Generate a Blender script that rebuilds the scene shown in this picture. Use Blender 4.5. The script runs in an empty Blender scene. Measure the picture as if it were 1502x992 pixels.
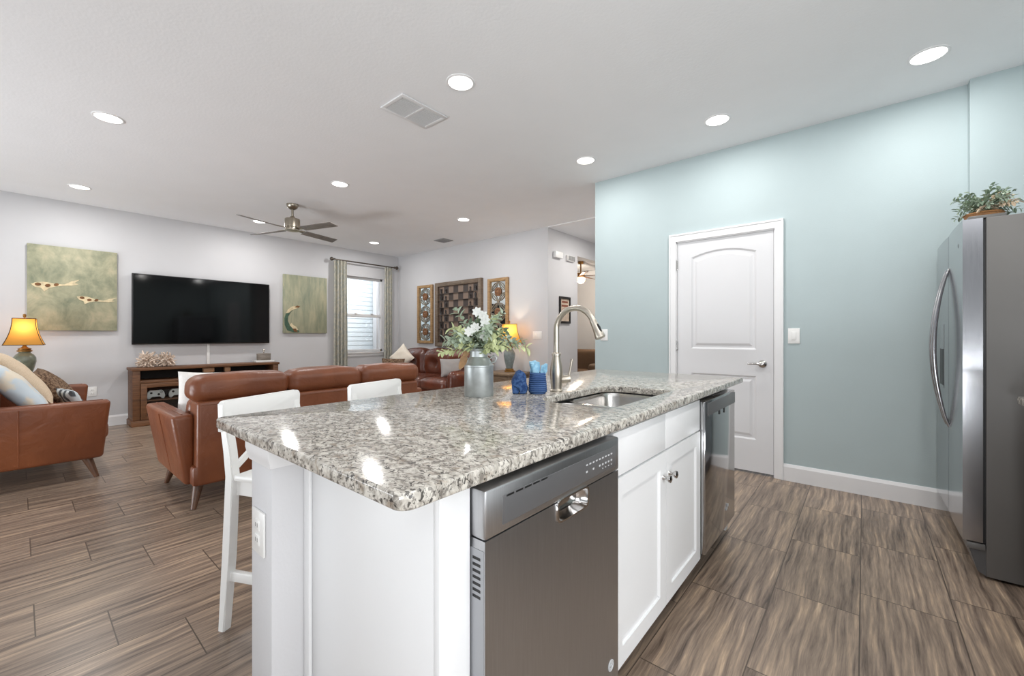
import bpy, bmesh, math, random
from math import sin, cos, pi, radians
from mathutils import Vector, Matrix, noise as mnoise
random.seed(7)
SC = bpy.context.scene
COL = SC.collection

# ------------------------------------------------------------------ camera, world, light, exposure
CAMZ, YAW, FPX, HOR = 1.18, radians(40.17), 611.4, 492.4
cd = bpy.data.cameras.new('camera')
cd.sensor_width = 36.0
cd.lens = 36.0 * FPX / 1502.0
cd.shift_y = (HOR - 496.0) / 1502.0
cd.clip_start = 0.02
cam = bpy.data.objects.new('camera', cd)
cam.location = (0, 0, CAMZ)
cam.rotation_euler = (pi / 2, 0, YAW)
COL.objects.link(cam)
SC.camera = cam

SC.view_settings.view_transform = 'Standard'
SC.view_settings.look = 'None'
SC.view_settings.gamma = 1.0
SC.view_settings.exposure = 0.13
SC.view_settings.use_curve_mapping = False

W = bpy.data.worlds.new('world')
SC.world = W
W.use_nodes = True
W.node_tree.nodes['Background'].inputs[0].default_value = (0.93, 0.965, 1.0, 1)
W.node_tree.nodes['Background'].inputs[1].default_value = 0.42


def area_light(name, loc, rot, sx, sy, power, color=(1, 1, 1), shape='RECTANGLE', spread=180):
    l = bpy.data.lights.new(name, 'AREA')
    l.shape = shape
    l.size = sx
    if shape in ('RECTANGLE', 'ELLIPSE'):
        l.size_y = sy
    l.energy = power
    l.color = color
    l.spread = radians(spread)
    o = bpy.data.objects.new(name, l)
    o.location = loc
    o.rotation_euler = rot
    COL.objects.link(o)
    return o


# unseen fill lights added behind the camera, tilted up to lift the ceiling
area_light('kitchen_up_fill', (1.1, -3.2, 0.35), (radians(137), 0, radians(-8)), 2.6, 0.8, 78, (0.93, 0.968, 1.0), spread=120)
area_light('living_up_fill', (-4.9, -3.2, 0.30), (radians(112), 0, 0), 3.4, 0.8, 84, (0.93, 0.968, 1.0), spread=120)
# unseen fill added right of the kitchen to brighten the cabinet fronts
area_light('kitchen_side_fill', (2.45, -0.2, 1.35), (radians(90), 0, radians(90)), 3.0, 2.0, 72, (0.97, 0.985, 1.0))
# daylight outside the living room window
area_light('window_daylight', (-8.15, 4.42, 2.6), (radians(52), 0, radians(90)), 1.6, 1.2, 52, (0.93, 0.97, 1.0))
DOWNLIGHT_W = 8.0
LIVING_W = 13.0

# ------------------------------------------------------------------ colour and material helpers
def lin(c):
    c /= 255.0
    return c / 12.92 if c <= 0.04045 else ((c + 0.055) / 1.055) ** 2.4


def rgb(r, g, b):
    return (lin(r), lin(g), lin(b), 1.0)


def newmat(name):
    m = bpy.data.materials.new(name)
    m.use_nodes = True
    nt = m.node_tree
    return m, nt, nt.nodes, nt.links, nt.nodes['Principled BSDF']


def ramp(N, stops, interp='LINEAR'):
    r = N.new('ShaderNodeValToRGB')
    r.color_ramp.interpolation = interp
    el = r.color_ramp.elements
    while len(el) < len(stops):
        el.new(0.5)
    for e, (p, c) in zip(el, stops):
        e.position = p
        e.color = c
    return r


def simple(name, c, rough=0.5, metal=0.0, spec=0.5, bump=0.0, bscale=60, vary=0.04, vscale=4.0, stretch=None, coat=0.0, aniso=0):
    """One colour with a little noise in it and an optional bump."""
    m, nt, N, L, P = newmat(name)
    tc = N.new('ShaderNodeTexCoord')
    mp = N.new('ShaderNodeMapping')
    L.new(tc.outputs['Object'], mp.inputs[0])
    if stretch:
        mp.inputs['Scale'].default_value = stretch
    n = N.new('ShaderNodeTexNoise')
    n.inputs['Scale'].default_value = vscale
    n.inputs['Detail'].default_value = 4
    L.new(mp.outputs[0], n.inputs['Vector'])
    d = tuple(max(0, x * (1 - vary)) for x in c[:3]) + (1,)
    u = tuple(min(1, x * (1 + vary)) for x in c[:3]) + (1,)
    r = ramp(N, [(0.3, d), (0.7, u)])
    L.new(n.outputs['Fac'], r.inputs[0])
    L.new(r.outputs[0], P.inputs['Base Color'])
    P.inputs['Roughness'].default_value = rough
    P.inputs['Metallic'].default_value = metal
    P.inputs['Specular IOR Level'].default_value = spec
    P.inputs['Coat Weight'].default_value = coat
    if bump > 0:
        n2 = N.new('ShaderNodeTexNoise')
        n2.inputs['Scale'].default_value = bscale
        n2.inputs['Detail'].default_value = 3
        L.new(mp.outputs[0], n2.inputs['Vector'])
        b = N.new('ShaderNodeBump')
        b.inputs['Strength'].default_value = bump
        b.inputs['Distance'].default_value = 0.01
        L.new(n2.outputs['Fac'], b.inputs['Height'])
        L.new(b.outputs[0], P.inputs['Normal'])
    return m


def emit(name, c, s):
    m, nt, N, L, P = newmat(name)
    P.inputs['Base Color'].default_value = c
    P.inputs['Emission Color'].default_value = c
    P.inputs['Emission Strength'].default_value = s
    return m


def wood(name, c1, c2, rough=0.45, scale=(2, 2, 30), dist=2.0):
    m, nt, N, L, P = newmat(name)
    tc = N.new('ShaderNodeTexCoord')
    mp = N.new('ShaderNodeMapping')
    mp.inputs['Scale'].default_value = scale
    L.new(tc.outputs['Object'], mp.inputs[0])
    n = N.new('ShaderNodeTexNoise')
    n.inputs['Scale'].default_value = 1.5
    n.inputs['Detail'].default_value = 6
    n.inputs['Distortion'].default_value = dist
    L.new(mp.outputs[0], n.inputs['Vector'])
    r = ramp(N, [(0.3, c1), (0.7, c2)])
    L.new(n.outputs['Fac'], r.inputs[0])
    L.new(r.outputs[0], P.inputs['Base Color'])
    P.inputs['Roughness'].default_value = rough
    b = N.new('ShaderNodeBump')
    b.inputs['Strength'].default_value = 0.15
    b.inputs['Distance'].default_value = 0.004
    L.new(n.outputs['Fac'], b.inputs['Height'])
    L.new(b.outputs[0], P.inputs['Normal'])
    return m


def leather(name, c1, c2, rough=0.42, wr=0.25, spec=0.5):
    m, nt, N, L, P = newmat(name)
    tc = N.new('ShaderNodeTexCoord')
    n = N.new('ShaderNodeTexNoise')
    n.inputs['Scale'].default_value = 3.0
    n.inputs['Detail'].default_value = 5
    L.new(tc.outputs['Object'], n.inputs['Vector'])
    r = ramp(N, [(0.3, c1), (0.72, c2)])
    L.new(n.outputs['Fac'], r.inputs[0])
    L.new(r.outputs[0], P.inputs['Base Color'])
    P.inputs['Roughness'].default_value = rough
    P.inputs['Specular IOR Level'].default_value = spec
    n2 = N.new('ShaderNodeTexNoise')
    n2.inputs['Scale'].default_value = 9
    n2.inputs['Detail'].default_value = 4
    n2.inputs['Distortion'].default_value = 0.8
    L.new(tc.outputs['Object'], n2.inputs['Vector'])
    n3 = N.new('ShaderNodeTexNoise')
    n3.inputs['Scale'].default_value = 260
    L.new(tc.outputs['Object'], n3.inputs['Vector'])
    ad = N.new('ShaderNodeMath')
    ad.operation = 'MULTIPLY_ADD'
    ad.inputs[1].default_value = 0.06
    L.new(n3.outputs['Fac'], ad.inputs[0])
    L.new(n2.outputs['Fac'], ad.inputs[2])
    b = N.new('ShaderNodeBump')
    b.inputs['Strength'].default_value = wr
    b.inputs['Distance'].default_value = 0.03
    L.new(ad.outputs[0], b.inputs['Height'])
    L.new(b.outputs[0], P.inputs['Normal'])
    return m


def math_node(N, L, op, a, b=None, c=None):
    n = N.new('ShaderNodeMath')
    n.operation = op
    for i, v in enumerate((a, b, c)):
        if v is None:
            continue
        if isinstance(v, (int, float)):
            n.inputs[i].default_value = v
        else:
            L.new(v, n.inputs[i])
    return n.outputs[0]


TW, TL, TX0, TY0 = 0.308, 0.611, -0.013, 2.284


def floor_material():
    """Wood-look tile 0.3 x 0.6 m laid in a one-third step, each tile its own grain."""
    m, nt, N, L, P = newmat('vein cut wood look tile')
    tc = N.new('ShaderNodeTexCoord')
    sp = N.new('ShaderNodeSeparateXYZ')
    L.new(tc.outputs['Object'], sp.inputs[0])
    M = lambda op, a, b=None, c=None: math_node(N, L, op, a, b, c)
    cx = M('DIVIDE', M('SUBTRACT', sp.outputs[0], TX0), TW)
    ci = M('FLOOR', cx)
    cf = M('SUBTRACT', cx, ci)
    ry = M('SUBTRACT', M('DIVIDE', M('SUBTRACT', sp.outputs[1], TY0), TL), M('MULTIPLY', M('ADD', ci, 1.0), 1 / 3.0))
    ri = M('FLOOR', ry)
    rf = M('SUBTRACT', ry, ri)
    # distance to the joint in metres
    dx = M('MULTIPLY', M('MINIMUM', cf, M('SUBTRACT', 1.0, cf)), TW)
    dy = M('MULTIPLY', M('MINIMUM', rf, M('SUBTRACT', 1.0, rf)), TL)
    dd = M('MINIMUM', dx, dy)
    grout = M('LESS_THAN', dd, 0.0022)
    cv = N.new('ShaderNodeCombineXYZ')
    L.new(ci, cv.inputs[0]); L.new(ri, cv.inputs[1])
    wn = N.new('ShaderNodeTexWhiteNoise')
    wn.noise_dimensions = '2D'
    L.new(cv.outputs[0], wn.inputs['Vector'])
    # grain coordinates: stretched along y, shifted per tile
    gv = N.new('ShaderNodeCombineXYZ')
    L.new(M('MULTIPLY', sp.outputs[0], 1.0), gv.inputs[0])
    L.new(M('MULTIPLY', sp.outputs[1], 0.045), gv.inputs[1])
    L.new(M('MULTIPLY', wn.outputs['Value'], 37.0), gv.inputs[2])
    warp = N.new('ShaderNodeTexNoise')
    warp.inputs['Scale'].default_value = 4.5
    warp.inputs['Detail'].default_value = 2
    wv = N.new('ShaderNodeCombineXYZ')
    L.new(sp.outputs[0], wv.inputs[0])
    L.new(M('MULTIPLY', sp.outputs[1], 0.55), wv.inputs[1])
    L.new(M('MULTIPLY', wn.outputs['Value'], 11.0), wv.inputs[2])
    L.new(wv.outputs[0], warp.inputs['Vector'])
    wm = N.new('ShaderNodeVectorMath')
    wm.operation = 'MULTIPLY_ADD'
    L.new(warp.outputs['Color'], wm.inputs[0])
    wm.inputs[1].default_value = (0.042, 0, 0)
    L.new(gv.outputs[0], wm.inputs[2])
    n1 = N.new('ShaderNodeTexNoise')
    n1.inputs['Scale'].default_value = 48
    n1.inputs['Detail'].default_value = 5
    n1.inputs['Roughness'].default_value = 0.68
    L.new(wm.outputs[0], n1.inputs['Vector'])
    r = ramp(N, [(0.30, rgb(72, 56, 45)), (0.42, rgb(118, 97, 79)), (0.53, rgb(143, 120, 98)),
                 (0.63, rgb(170, 140, 108)), (0.74, rgb(208, 176, 136))])
    L.new(n1.outputs['Fac'], r.inputs[0])
    hv = N.new('ShaderNodeHueSaturation')
    L.new(r.outputs[0], hv.inputs['Color'])
    L.new(M('MULTIPLY_ADD', wn.outputs['Value'], 0.22, 0.93), hv.inputs['Value'])
    hv.inputs['Saturation'].default_value = 0.78
    mx = N.new('ShaderNodeMix')
    mx.data_type = 'RGBA'
    L.new(grout, mx.inputs['Factor'])
    L.new(hv.outputs[0], mx.inputs['A'])
    mx.inputs['B'].default_value = rgb(84, 72, 62)
    L.new(mx.outputs['Result'], P.inputs['Base Color'])
    P.inputs['Roughness'].default_value = 0.3
    P.inputs['Specular IOR Level'].default_value = 0.45
    b = N.new('ShaderNodeBump')
    b.inputs['Strength'].default_value = 0.5
    b.inputs['Distance'].default_value = 0.002
    L.new(M('SUBTRACT', 1.0, grout), b.inputs['Height'])
    L.new(b.outputs[0], P.inputs['Normal'])
    return m


def granite_material():
    m, nt, N, L, P = newmat('speckled granite')
    tc = N.new('ShaderNodeTexCoord')
    mp = N.new('ShaderNodeMapping')
    mp.inputs['Scale'].default_value = (1.0, 1.35, 1.0)
    mp.inputs['Rotation'].default_value = (0.2, 0.3, 0.5)
    L.new(tc.outputs['Object'], mp.inputs[0])

    def noise(scale, detail, rough, dist=0.0):
        n = N.new('ShaderNodeTexNoise')
        n.inputs['Scale'].default_value = scale
        n.inputs['Detail'].default_value = detail
        n.inputs['Roughness'].default_value = rough
        n.inputs['Distortion'].default_value = dist
        L.new(mp.outputs[0], n.inputs['Vector'])
        return n.outputs['Fac']

    base = ramp(N, [(0.30, rgb(136, 130, 122)), (0.45, rgb(182, 177, 168)), (0.60, rgb(218, 214, 205))])
    L.new(noise(38, 5, 0.6, 0.6), base.inputs[0])
    dark = ramp(N, [(0.54, (0, 0, 0, 1)), (0.59, (1, 1, 1, 1))])
    L.new(noise(62, 4, 0.55, 0.7), dark.inputs[0])
    dark2 = ramp(N, [(0.575, (0, 0, 0, 1)), (0.62, (1, 1, 1, 1))])
    L.new(noise(74, 3, 0.55, 1.2), dark2.inputs[0])
    brown = ramp(N, [(0.56, (0, 0, 0, 1)), (0.68, (1, 1, 1, 1))])
    L.new(noise(27, 5, 0.6, 0.5), brown.inputs[0])

    def mix(a, b, f, k):
        x = N.new('ShaderNodeMix')
        x.data_type = 'RGBA'
        L.new(math_node(N, L, 'MULTIPLY', f, k), x.inputs['Factor'])
        L.new(a, x.inputs['A'])
        x.inputs['B'].default_value = b
        return x.outputs['Result']

    c = mix(base.outputs[0], rgb(146, 126, 104), brown.outputs[0], 0.5)
    c = mix(c, rgb(104, 99, 94), dark.outputs[0], 0.7)
    c = mix(c, rgb(40, 37, 36), dark2.outputs[0], 0.85)
    L.new(c, P.inputs['Base Color'])
    P.inputs['Roughness'].default_value = 0.10
    P.inputs['Specular IOR Level'].default_value = 0.55
    return m


def steel(name, c, rough, stretch=(1, 1, 60), amt=0.12):
    m, nt, N, L, P = newmat(name)
    tc = N.new('ShaderNodeTexCoord')
    mp = N.new('ShaderNodeMapping')
    mp.inputs['Scale'].default_value = stretch
    L.new(tc.outputs['Object'], mp.inputs[0])
    n = N.new('ShaderNodeTexNoise')
    n.inputs['Scale'].default_value = 12
    n.inputs['Detail'].default_value = 3
    L.new(mp.outputs[0], n.inputs['Vector'])
    r = ramp(N, [(0.3, tuple(x * (1 - amt) for x in c[:3]) + (1,)), (0.7, c)])
    L.new(n.outputs['Fac'], r.inputs[0])
    L.new(r.outputs[0], P.inputs['Base Color'])
    P.inputs['Metallic'].default_value = 1.0
    mr = N.new('ShaderNodeMapRange')
    mr.inputs['To Min'].default_value = rough * 0.85
    mr.inputs['To Max'].default_value = rough * 1.15
    L.new(n.outputs['Fac'], mr.inputs['Value'])
    L.new(mr.outputs[0], P.inputs['Roughness'])
    return m


def clear_glass(name, tint=(1, 1, 1, 1)):
    m, nt, N, L, P = newmat(name)
    N.remove(P)
    t = N.new('ShaderNodeBsdfTransparent')
    t.inputs[0].default_value = tint
    g = N.new('ShaderNodeBsdfGlossy')
    g.inputs['Roughness'].default_value = 0.02
    f = N.new('ShaderNodeFresnel')
    f.inputs['IOR'].default_value = 1.45
    x = N.new('ShaderNodeMixShader')
    L.new(f.outputs[0], x.inputs[0])
    L.new(t.outputs[0], x.inputs[1])
    L.new(g.outputs[0], x.inputs[2])
    L.new(x.outputs[0], N['Material Output'].inputs[0])
    return m


def painted_canvas(name, c1, c2, c3, stretch):
    m, nt, N, L, P = newmat(name)
    tc = N.new('ShaderNodeTexCoord')
    mp = N.new('ShaderNodeMapping')
    mp.inputs['Scale'].default_value = stretch
    L.new(tc.outputs['Object'], mp.inputs[0])
    n = N.new('ShaderNodeTexNoise')
    n.inputs['Scale'].default_value = 3.2
    n.inputs['Detail'].default_value = 8
    n.inputs['Roughness'].default_value = 0.65
    n.inputs['Distortion'].default_value = 0.35
    L.new(mp.outputs[0], n.inputs['Vector'])
    r = ramp(N, [(0.28, c1), (0.5, c2), (0.72, c3)])
    L.new(n.outputs['Fac'], r.inputs[0])
    L.new(r.outputs[0], P.inputs['Base Color'])
    P.inputs['Roughness'].default_value = 0.6
    return m


def checker(name, c1, c2, x0, z0, cell):
    m, nt, N, L, P = newmat(name)
    tc = N.new('ShaderNodeTexCoord')
    sp = N.new('ShaderNodeSeparateXYZ')
    L.new(tc.outputs['Object'], sp.inputs[0])
    M = lambda op, a, b=None, c=None: math_node(N, L, op, a, b, c)
    i = M('FLOOR', M('DIVIDE', M('SUBTRACT', sp.outputs[0], x0), cell))
    j = M('FLOOR', M('DIVIDE', M('SUBTRACT', sp.outputs[2], z0), cell))
    k = M('MODULO', M('ADD', M('ADD', i, j), 40.0), 2.0)
    x = N.new('ShaderNodeMix')
    x.data_type = 'RGBA'
    L.new(k, x.inputs['Factor'])
    x.inputs['A'].default_value = c1
    x.inputs['B'].default_value = c2
    L.new(x.outputs['Result'], P.inputs['Base Color'])
    P.inputs['Roughness'].default_value = 0.55
    return m


def fabric(name, c1, c2, scale=40, rough=0.9, kind='noise', lo=0.42, hi=0.58, bump=0.3, stretch=(1, 1, 1)):
    m, nt, N, L, P = newmat(name)
    tc = N.new('ShaderNodeTexCoord')
    mp = N.new('ShaderNodeMapping')
    mp.inputs['Scale'].default_value = stretch
    L.new(tc.outputs['Object'], mp.inputs[0])
    if kind == 'wave':
        n = N.new('ShaderNodeTexWave')
        n.inputs['Distortion'].default_value = 1.5
        n.bands_direction = 'X' if stretch[0] > 1 else 'Z'
    else:
        n = N.new('ShaderNodeTexNoise')
        n.inputs['Detail'].default_value = 3
    n.inputs['Scale'].default_value = scale
    L.new(mp.outputs[0], n.inputs['Vector'])
    r = ramp(N, [(lo, c1), (hi, c2)])
    L.new(n.outputs['Fac'], r.inputs[0])
    L.new(r.outputs[0], P.inputs['Base Color'])
    P.inputs['Roughness'].default_value = rough
    P.inputs['Specular IOR Level'].default_value = 0.2
    b = N.new('ShaderNodeBump')
    b.inputs['Strength'].default_value = bump
    b.inputs['Distance'].default_value = 0.004
    L.new(n.outputs['Fac'], b.inputs['Height'])
    L.new(b.outputs[0], P.inputs['Normal'])
    return m


MT = {
    'wall_grey': simple('grey wall paint', rgb(204, 204, 206), 0.75, bump=0.06, bscale=120, vary=0.01),
    'wall_blue': simple('aqua wall paint', rgb(178, 192, 194), 0.7, bump=0.06, bscale=120, vary=0.012),
    'ceiling': simple('white textured ceiling', rgb(238, 239, 241), 0.85, bump=0.12, bscale=55, vary=0.01),
    'trim': simple('white trim paint', rgb(233, 233, 234), 0.4, vary=0.008),
    'doorwhite': simple('white door paint', rgb(220, 220, 222), 0.38, vary=0.008),
    'cabwhite': simple('white cabinet paint', rgb(240, 241, 242), 0.35, vary=0.008),
    'halfwall': simple('pale grey drywall paint', rgb(214, 214, 216), 0.7, bump=0.06, bscale=120, vary=0.01),
    'plate': simple('white plastic', rgb(238, 238, 236), 0.35, vary=0.01),
    'floor': floor_material(),
    'granite': granite_material(),
    'steel_dw': steel('brushed grey stainless steel', rgb(192, 193, 195), 0.36, (60, 60, 1)),
    'steel_dw2': steel('smooth grey stainless steel', rgb(186, 186, 187), 0.10, (60, 60, 1), 0.06),
    'steel_fr': steel('pale stainless steel', rgb(178, 178, 181), 0.16, (60, 60, 1), 0.06),
    'steel_sink': steel('satin sink steel', rgb(205, 202, 198), 0.22, (3, 3, 3), 0.06),
    'nickel': steel('brushed nickel', rgb(198, 190, 178), 0.34, (2, 2, 30), 0.08),
    'chrome': steel('polished chrome', rgb(200, 198, 196), 0.12, (1, 1, 1), 0.05),
    'fan_metal': steel('aged brushed nickel', rgb(172, 164, 150), 0.3, (2, 2, 20), 0.15),
    'bronze': steel('dark bronze', rgb(112, 104, 96), 0.4, (2, 2, 20), 0.2),
    'galv': simple('galvanised zinc', rgb(184, 190, 191), 0.42, metal=0.7, vary=0.28, vscale=14),
    'fr_side': simple('dark grey enamel', rgb(112, 110, 108), 0.38, vary=0.03, vscale=3),
    'panel_dark': simple('dark grey control panel', rgb(92, 92, 93), 0.3, vary=0.03),
    'dw_side': simple('grey dishwasher flank', rgb(168, 170, 174), 0.4, metal=0.3, vary=0.02),
    'black': simple('black plastic', rgb(22, 22, 23), 0.4, vary=0.05),
    'rubber': simple('black rubber', rgb(30, 29, 28), 0.7, vary=0.05),
    'icon': simple('pale printed icon', rgb(196, 198, 200), 0.5, vary=0.02),
    'screen': simple('glossy black screen', rgb(6, 6, 7), 0.07, spec=0.3, vary=0.02),
    'tv_bezel': simple('black television bezel', rgb(16, 16, 17), 0.3, vary=0.03),
    'tan': leather('caramel leather', rgb(108, 59, 36), rgb(138, 80, 48), 0.38, 0.22),
    'darkleather': leather('dark brown glossy leather', rgb(74, 36, 24), rgb(110, 56, 36), 0.26, 0.2, 0.6),
    'den_leather': leather('olive brown upholstery', rgb(86, 64, 44), rgb(104, 78, 54), 0.6, 0.1),
    'leg_wood': wood('walnut leg', rgb(74, 48, 32), rgb(104, 70, 48), 0.4, (30, 30, 3)),
    'console_wood': wood('rustic brown wood', rgb(84, 54, 33), rgb(126, 84, 52), 0.5, (2, 2, 26), 1.2),
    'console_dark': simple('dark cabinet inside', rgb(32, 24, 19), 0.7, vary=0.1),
    'bracket': wood('light wood block', rgb(150, 112, 82), rgb(172, 132, 98), 0.5, (3, 3, 20)),
    'table_wood': wood('grey brown table wood', rgb(102, 84, 66), rgb(136, 114, 92), 0.45, (3, 20, 20)),
    'goldwood': wood('gilded wood frame', rgb(140, 108, 70), rgb(182, 148, 104), 0.45, (3, 3, 22)),
    'greywood': wood('weathered grey wood', rgb(116, 108, 96), rgb(160, 150, 134), 0.6, (4, 4, 24)),
    'chessframe': wood('dark taupe wood', rgb(96, 82, 68), rgb(128, 110, 92), 0.5, (4, 4, 22)),
    'chessled': wood('slate brown ledge', rgb(84, 74, 66), rgb(106, 94, 84), 0.5, (22, 4, 4)),
    'chessdark': simple('black brown piece', rgb(36, 30, 27), 0.4, vary=0.1),
    'chesslight': simple('brown piece', rgb(112, 78, 52), 0.4, vary=0.1),
    'rosette': simple('brown carved rosette', rgb(132, 92, 62), 0.5, vary=0.25, vscale=30),
    'mirror': simple('mirror', rgb(225, 232, 232), 0.03, metal=1.0, vary=0.0),
    'whitepaint': simple('white stool lacquer', rgb(242, 242, 240), 0.35, vary=0.01),
    'blade': wood('grey fan blade', rgb(104, 100, 96), rgb(128, 122, 116), 0.45, (4, 4, 20)),
    'blade_wood': wood('brown fan blade', rgb(84, 58, 42), rgb(104, 74, 54), 0.45, (4, 4, 20)),
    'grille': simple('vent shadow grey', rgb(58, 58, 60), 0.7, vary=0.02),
    'vent': simple('white vent enamel', rgb(226, 226, 227), 0.45, vary=0.01),
    'vent_grey': simple('grey vent enamel', rgb(150, 150, 150), 0.5, vary=0.02),
    'diffuser': emit('lit downlight lens', (1.0, 0.97, 0.92, 1), 3.2),
    'bulb': emit('lit bulb', (1.0, 0.82, 0.55, 1), 3.0),
    'denbulb': emit('lit amber fan light', (1.0, 0.72, 0.4, 1), 2.2),
    'lampbase': simple('sage crackle glaze', rgb(112, 116, 100), 0.28, vary=0.22, vscale=26, coat=0.3),
    'lampbase_blue': simple('blue grey crackle glaze', rgb(128, 140, 140), 0.28, vary=0.2, vscale=26, coat=0.3),
    'gold': simple('antique gold', rgb(150, 108, 52), 0.4, metal=0.6, vary=0.2, vscale=20),
    'shade_edge': simple('dark brown shade trim', rgb(70, 48, 26), 0.7, vary=0.05),
    'coral': simple('cream coral', rgb(214, 196, 180), 0.8, vary=0.2, vscale=20, bump=0.3, bscale=90),
    'white_book': simple('white box cover', rgb(232, 232, 230), 0.5, vary=0.01),
    'boxgrey': wood('grey banded wood', rgb(112, 104, 96), rgb(158, 148, 138), 0.5, (3, 3, 40)),
    'ctrl': simple('white game controller', rgb(214, 220, 218), 0.4, vary=0.02),
    'siding': simple('pale lap siding', rgb(214, 222, 226), 0.6, vary=0.02),
    'pil_cream': fabric('cream linen', rgb(208, 188, 162), rgb(218, 199, 175), 160, bump=0.1),
    'pil_ivory': fabric('pale ivory weave', rgb(226, 216, 200), rgb(234, 226, 213), 160, bump=0.1),
    'pil_blue': fabric('pale blue scroll print', rgb(196, 208, 216), rgb(222, 212, 194), 7, lo=0.46, hi=0.56),
    'pil_brown': fabric('brown mottled weave', rgb(78, 58, 45), rgb(140, 116, 94), 45, lo=0.4, hi=0.6),
    'pil_stripe': fabric('banded grey blue cream', rgb(92, 98, 104), rgb(206, 214, 218), 3.0, kind='wave', lo=0.3, hi=0.6, stretch=(1.6, 1, 1)),
    'pil_white': fabric('white cotton', rgb(224, 222, 218), rgb(230, 228, 225), 160, bump=0.1),
    'pil_grey': fabric('grey cotton', rgb(156, 152, 150), rgb(166, 162, 159), 160, bump=0.1),
    'curtain': fabric('sage and cream print', rgb(212, 213, 206), rgb(230, 226, 213), 22, lo=0.45, hi=0.55, bump=0.05),
    'navy': fabric('denim blue ribbed cotton', rgb(44, 72, 122), rgb(86, 116, 164), 36, kind='wave', lo=0.2, hi=0.8, bump=0.6),
    'navy2': fabric('denim blue knit', rgb(42, 68, 116), rgb(74, 104, 152), 70, lo=0.4, hi=0.6, bump=0.5),
    'skyblue': fabric('light blue cotton', rgb(134, 184, 214), rgb(162, 206, 230), 60),
    'leaf_sage': simple('sage leaf', rgb(166, 180, 160), 0.6, vary=0.2, vscale=30),
    'leaf_dark': simple('grey green leaf', rgb(128, 146, 124), 0.6, vary=0.25, vscale=30),
    'leaf_lime': simple('yellow green leaf', rgb(198, 206, 158), 0.6, vary=0.15, vscale=30),
    'petal': simple('white petal', rgb(216, 218, 214), 0.7, vary=0.03),
    'stem': simple('green stem', rgb(110, 112, 78), 0.7, vary=0.15),
    'burlap': simple('tan burlap ribbon', rgb(192, 158, 120), 0.9, vary=0.15, vscale=60),
    'basket': wood('woven brown basket', rgb(128, 88, 52), rgb(176, 128, 82), 0.7, (30, 30, 60)),
    'glass': clear_glass('window glass'),
    'canvas_fish': painted_canvas('green beige painted canvas', rgb(108, 118, 98), rgb(156, 156, 130), rgb(194, 184, 154), (1, 1.6, 1.2)),
    'canvas_sea': painted_canvas('streaked green painted canvas', rgb(116, 126, 108), rgb(150, 152, 128), rgb(178, 170, 142), (1, 3.5, 0.7)),
    'fish_cream': simple('cream paint', rgb(214, 198, 162), 0.6, vary=0.2, vscale=25),
    'fish_brown': simple('brown paint', rgb(116, 78, 42), 0.6, vary=0.3, vscale=25),
    'sea_green': simple('deep green paint', rgb(64, 92, 74), 0.6, vary=0.3, vscale=25),
    'frame_black': simple('black picture frame', rgb(34, 30, 28), 0.4, vary=0.05),
    'print_beige': simple('beige print paper', rgb(196, 178, 160), 0.7, vary=0.2, vscale=30),
    'print_red': simple('brown red print', rgb(130, 74, 56), 0.7, vary=0.1),
}

# warm translucent lamp shade: cloth lit from the bulb inside
def shade_material():
    m, nt, N, L, P = newmat('amber lamp shade cloth')
    N.remove(P)
    d = N.new('ShaderNodeBsdfDiffuse')
    d.inputs[0].default_value = rgb(206, 158, 84)
    t = N.new('ShaderNodeBsdfTranslucent')
    t.inputs[0].default_value = rgb(226, 172, 88)
    x = N.new('ShaderNodeMixShader')
    x.inputs[0].default_value = 0.6
    L.new(d.outputs[0], x.inputs[1])
    L.new(t.outputs[0], x.inputs[2])
    L.new(x.outputs[0], N['Material Output'].inputs[0])
    return m


MT['shade'] = shade_material()

# ------------------------------------------------------------------ mesh helpers
def BM():
    return bmesh.new()


def box(bm, x0, x1, y0, y1, z0, z1, bev=0.0, seg=2):
    vs = [bm.verts.new((x, y, z)) for x in (x0, x1) for y in (y0, y1) for z in (z0, z1)]
    idx = [(0, 1, 3, 2), (4, 6, 7, 5), (0, 4, 5, 1), (2, 3, 7, 6), (0, 2, 6, 4), (1, 5, 7, 3)]
    fs = [bm.faces.new([vs[i] for i in f]) for f in idx]
    if bev > 0:
        es = list({e for f in fs for e in f.edges})
        bmesh.ops.bevel(bm, geom=es, offset=bev, segments=seg, profile=0.5, affect='EDGES')
    return vs


def hexa(bm, bottom, top, bev=0.0, seg=2):
    """Solid from four bottom and four top corners, given in the same turning order."""
    b = [bm.verts.new(p) for p in bottom]
    t = [bm.verts.new(p) for p in top]
    n = len(b)
    fs = [bm.faces.new(list(reversed(b))), bm.faces.new(t)]
    for i in range(n):
        j = (i + 1) % n
        fs.append(bm.faces.new((b[i], b[j], t[j], t[i])))
    if bev > 0:
        es = list({e for f in fs for e in f.edges})
        bmesh.ops.bevel(bm, geom=es, offset=bev, segments=seg, profile=0.5, affect='EDGES')


def frame_of(d):
    d = d.normalized()
    a = Vector((0, 0, 1)) if abs(d.z) < 0.9 else Vector((1, 0, 0))
    u = d.cross(a).normalized()
    return u, d.cross(u).normalized()


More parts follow.
